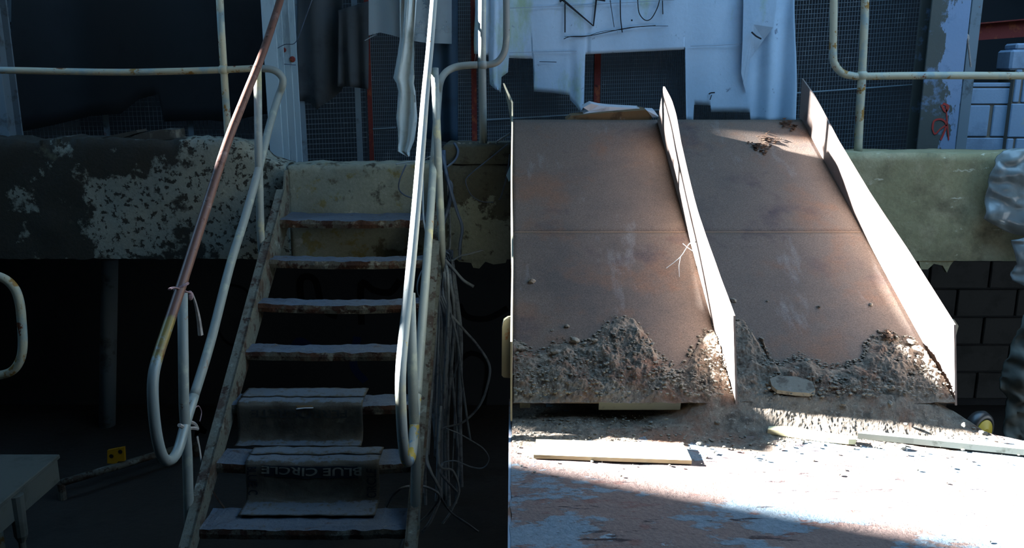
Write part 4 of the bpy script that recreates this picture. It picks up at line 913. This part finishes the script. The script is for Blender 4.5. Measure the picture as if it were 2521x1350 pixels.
CLAB = {0: 'dark cable hooked over the left corner of the concrete pier cap', 1: 'kinked dark blue cable running down the left edge of the concrete pier', 2: 'dark cable bent like an elbow on the flaking pier face', 3: 'grey cable dropping straight down the pier to the tangled knot',
 4: 'dark cable sweeping in a wide hook across the concrete pier', 5: 'short dark cable hanging beside the blue plastic scrap', 6: 'thin dark cable looped on the painted riser behind the bright handrail', 7: 'pale cable lying along the top edge of the stair head',
 8: 'short cable end sticking out towards the chute above the tangled knot', 9: 'cut cable end pointing down to the chute below the tangled knot', 10: 'straight cable hanging plumb from the tangled knot', 11: 'thin cable bulging out in a big bow towards the chute',
 12: 'longest cable of the bundle, reaching down past the lowest tread', 17: 'thick cable lying along the outside of the right stringer', 19: 'cable bent into a closed oval loop low in the bundle', 21: 'cable arching over the lower right handrail post onto a tread', 23: 'cable end trailing away from the bundle towards the platform', 24: 'pale cable looped at the foot of the right handrail post', 26: 'small pale cable loop between handrail and mid rail', 27: 'pale straight cable behind the bright right handrail'}
for k, (px, m, w) in enumerate(cl):
    up = px[0][1] < 560
    cable(px, m, w, k % 3 != 0, CLAB.get(k, 'loose grey cable hanging beside the right stair stringer'), 'cables at the stair head' if up else CG, CDY.get(k, (0, 0)))
# cable clump where they tie together
obj('cable_knot', join(*[tube(smooth_path([P(1100 + RND.uniform(-14, 16), 632 + RND.uniform(-18, 18), Y=4.70 + RND.uniform(-.03, .03)) for _ in range(6)], 4), .005, 5) for _ in range(7)]), 'cable_blue', None, 'tangled knot of cable ends below the concrete pier', 'cable', smooth=True)
# wires on the fence
for px, lab in [([(775, -20, 5.5), (750, 50, 5.52), (728, 104, 5.54), (700, 110, 5.54), (668, 128, 5.54)], 'thin blue wire strung from the steel columns'), ([(700, 158, 5.54), (728, 160, 5.6)], 'thin blue wire end on the grey column'), ([(898, 100, 5.78), (920, 88, 5.78), (928, 86, 5.78)], 'blue string tied at the polythene sheet corner'), ([(1166, 168, 5.935), (1172, 130, 5.86), (1182, 85, 5.775)], 'frayed thin string between red fence post and torn tarpaulin')]:
    cable(px, 'scrap_blue' if 'blue' in lab else 'cable_pale', .0025, False, lab, None) if False else obj('wire', tube(smooth_path([P(x, y, Y=yy) for x, y, yy in px], 6), .0028, 6), 'cable_blue' if 'thin blue' in lab else 'cable_pale', None, lab, 'wire')

# ================================================================== RAGS ON THE LEFT HANDRAIL
rg = root('tied_rag', LP(445, 712), 'pinkish rag strip tied round the worn left handrail', 'rag')
c0 = LP(446, 706)
ring = [c0 + Vector((math.cos(a) * .026, math.sin(a) * .026, .012 * math.cos(a))) for a in np.linspace(0, 2 * math.pi, 15)]
obj('loop', tube(ring, .006, 6), 'rag_pink', rg)
obj('loose_end', tube(smooth_path([LP(425, 708) + Vector((0, -.03, 0)), LP(436, 704) + Vector((0, -.03, 0)), LP(458, 712) + Vector((0, -.03, 0)), LP(472, 722) + Vector((0, -.01, 0))], 5), 1, 8, flat=(.008, .004)), 'rag_pink', rg)
obj('tail', tube(smooth_path([LP(473, 722), LP(482, 750), LP(489, 785), LP(494, 825)], 5), [.004 + .008 * i / 15 for i in range(16)], 6), 'rag_pale', rg)
obj('knot', ball(LP(468, 728), .014, (1, .8, 1.5), 8, 6), 'rag_pink', rg)
rb = root('tied_rag', LP(470, 1050), 'pale plastic rag knotted at the lower end of the left handrail', 'rag')
obj('wrap', tube(smooth_path([LP(448, 1040) + Vector((0, -.03, 0)), LP(465, 1046) + Vector((0, -.035, 0)), LP(482, 1050) + Vector((0, -.02, 0)), LP(486, 1056), LP(470, 1050) + Vector((0, .03, 0)), LP(450, 1042) + Vector((0, .02, 0))], 5), .008, 6), 'rag_pale', rb)
obj('bow', thicken(([LP(478, 1050), LP(488, 1040), LP(494, 1050), LP(507, 1062), LP(504, 1070), LP(492, 1066), LP(478, 1078), LP(480, 1062)], [(0, 1, 2, 7), (2, 3, 4, 5), (2, 5, 6, 7)]), (0, .012, 0)), 'rag_pale', rb)
obj('string_loop', tube(smooth_path([LP(476, 1010), LP(488, 1000), LP(496, 1015), LP(492, 1038)], 5), .0022, 6), 'rag_pink', rb)
obj('tail', tube(smooth_path([LP(486, 1076), LP(492, 1110), LP(500, 1160), LP(512, 1190), LP(530, 1220), LP(552, 1252)], 5), 1, 6, flat=(.007, .003), twist=4), 'rag_pale', rb)

# ================================================================== RIGHT EDGE: POLYTHENE
def crumple(poly_px, Yp, amp, m, name, label, cat, seed, n=40, fr=9.0):
    a = [Vector((p[0], p[1])) for p in poly_px]
    ys = sorted(set(np.linspace(min(p.y for p in a), max(p.y for p in a), n)))
    V = []; nx = 26
    for y in ys:
        xs = []
        for p, q in zip(a, a[1:] + a[:1]):
            if (p.y - y) * (q.y - y) <= 0 and p.y != q.y: xs.append(p.x + (q.x - p.x) * (y - p.y) / (q.y - p.y))
        x0, x1 = (min(xs), max(xs)) if xs else (a[0].x, a[0].x)
        for k in range(nx):
            u = k / (nx - 1); q = P(x0 + (x1 - x0) * u, y, Y=Yp)
            d = abs(fbm(q.x * fr + seed, q.z * fr, seed, 4)) * amp * 1.4 + amp * math.sin(math.pi * min(u * 1.3, 1)) * .8
            V.append(q + Vector((0, -d, 0)))
    Fc = [(j * nx + k, j * nx + k + 1, (j + 1) * nx + k + 1, (j + 1) * nx + k) for j in range(len(ys) - 1) for k in range(nx - 1)]
    return obj(name, thicken((V, Fc), (0, .012, 0)), m, None, label, cat, smooth=True)
crumple([(2475, 368), (2500, 364), (2640, 360), (2640, 590), (2521, 583), (2480, 572), (2440, 552), (2416, 538), (2424, 500), (2436, 430), (2455, 385)], 4.80, .06, 'polythene_thick', 'polythene_bundle', 'crumpled clear polythene bundle hanging over the plastered right beam', 'plastic', 2.0, fr=4.5)
crumple([(2490, 592), (2521, 585), (2640, 585), (2640, 720), (2521, 705), (2490, 690), (2486, 678), (2500, 650), (2495, 620)], 4.74, .04, 'polythene_thick', 'polythene_bundle', 'lower torn polythene tail hanging below the right beam', 'plastic', 7.0, fr=4.5)
crumple([(2521, 770), (2640, 740), (2640, 1100), (2465, 1090), (2470, 1030), (2480, 975), (2455, 955), (2470, 900), (2500, 820)], 4.4, .05, 'sheet_dusty', 'dust_sheet', 'dull grey dust sheet hanging in the dark right of the chute', 'sheet', 5.0)

# ================================================================== LEFT DARK CORNER
lp = root('pipe_hoop', P(0, 930, Y=3.9), 'rusty pipe hoop end of another rail under the left beam', 'railing')
obj('hoop', tube(smooth_path([P(-120, 676, Y=3.9), P(-40, 676, Y=3.9), P(5, 684, Y=3.9), P(34, 708, Y=3.9), P(48, 745, Y=3.9), P(54, 800, Y=3.9), P(56, 850, Y=3.9), P(50, 885, Y=3.9), P(32, 912, Y=3.9), P(0, 924, Y=3.9), P(-60, 926, Y=3.9), P(-120, 926, Y=3.9)], 6), .021, 14), 'rail_rusty', lp, smooth=True)
q = P(-60, 926, Y=3.9); obj('post', tube([Vector((q.x, q.y, 0)), Vector((q.x, q.y, P(0, 676, Y=3.9).z))], .021, 12), 'rail_rusty', lp, smooth=True)
tb = root('steel_bench', P(40, 1300, Y=3.3), 'grey steel bench with deep apron in the dark left foreground', 'bench')
zt = P(85, 1168, Y=3.35).z
t0 = P(88, 1168, Y=3.35); t1 = P(90, 1228, Y=3.35)
obj('bench_top', bevel_box(-2.6, t0.x, 2.7, 3.55, zt - .02, zt, .004), 'table_top', tb)
obj('apron', join(box(-2.6, t0.x - .004, 2.72, 2.735, zt - .14, zt - .018), box(t0.x - .016, t0.x - .004, 2.735, 3.53, zt - .12, zt - .018)), 'table_top', tb)
lg = P(48, 1290, Y=3.2)
obj('leg', tube([Vector((lg.x, 3.2, zt - .02)), Vector((lg.x, 3.2, zt - .2)), Vector((lg.x, 3.2, zt - .23)), Vector((lg.x, 3.2, 0))], [.03, .026, .014, .014], 12), 'table_top', tb)
obj('leg', tube([Vector((-2.4, 3.4, zt - .02)), Vector((-2.4, 3.4, 0))], .014, 12), 'table_top', tb)
# diagonal bar with yellow bracket
yb0, yb1 = P(150, 1190, Y=4.6), P(480, 1092, Y=5.2)
db = root('diagonal_brace', Vector((yb0.x, yb0.y, 0)), 'dark sloping brace bar in the gloom left of the stairs', 'brace')
obj('bar', tube([yb0, yb1], .022, 10), 'stringer_steel', db, smooth=True)
obj('foot', tube([Vector((yb0.x, yb0.y, 0)), yb0], .022, 10), 'stringer_steel', db)
obj('foot', tube([Vector((yb1.x, yb1.y, 0)), yb1], .022, 10), 'stringer_steel', db)
yq = [P(x, y, Y=4.835) for x, y in [(264, 1110), (305, 1102), (307, 1136), (290, 1137), (285, 1143), (264, 1142)]]
n = len(yq); V = yq + [v + Vector((0, .02, 0)) for v in yq]
yb_ = obj('yellow_bracket', (V, [tuple(range(n)), tuple(range(n, 2 * n))[::-1]] + [(i, n + i, n + (i + 1) % n, (i + 1) % n) for i in range(n)]), 'yellow_paint', None, 'small yellow plate with two holes on the dark brace bar', 'plate')
for x, y in ((274, 1124), (296, 1113)):
    q = P(x, y, Y=4.834); obj('hole', tube([q + Vector((0, -.001, 0)), q + Vector((0, .006, 0))], .013, 10), 'graffiti_black', yb_)
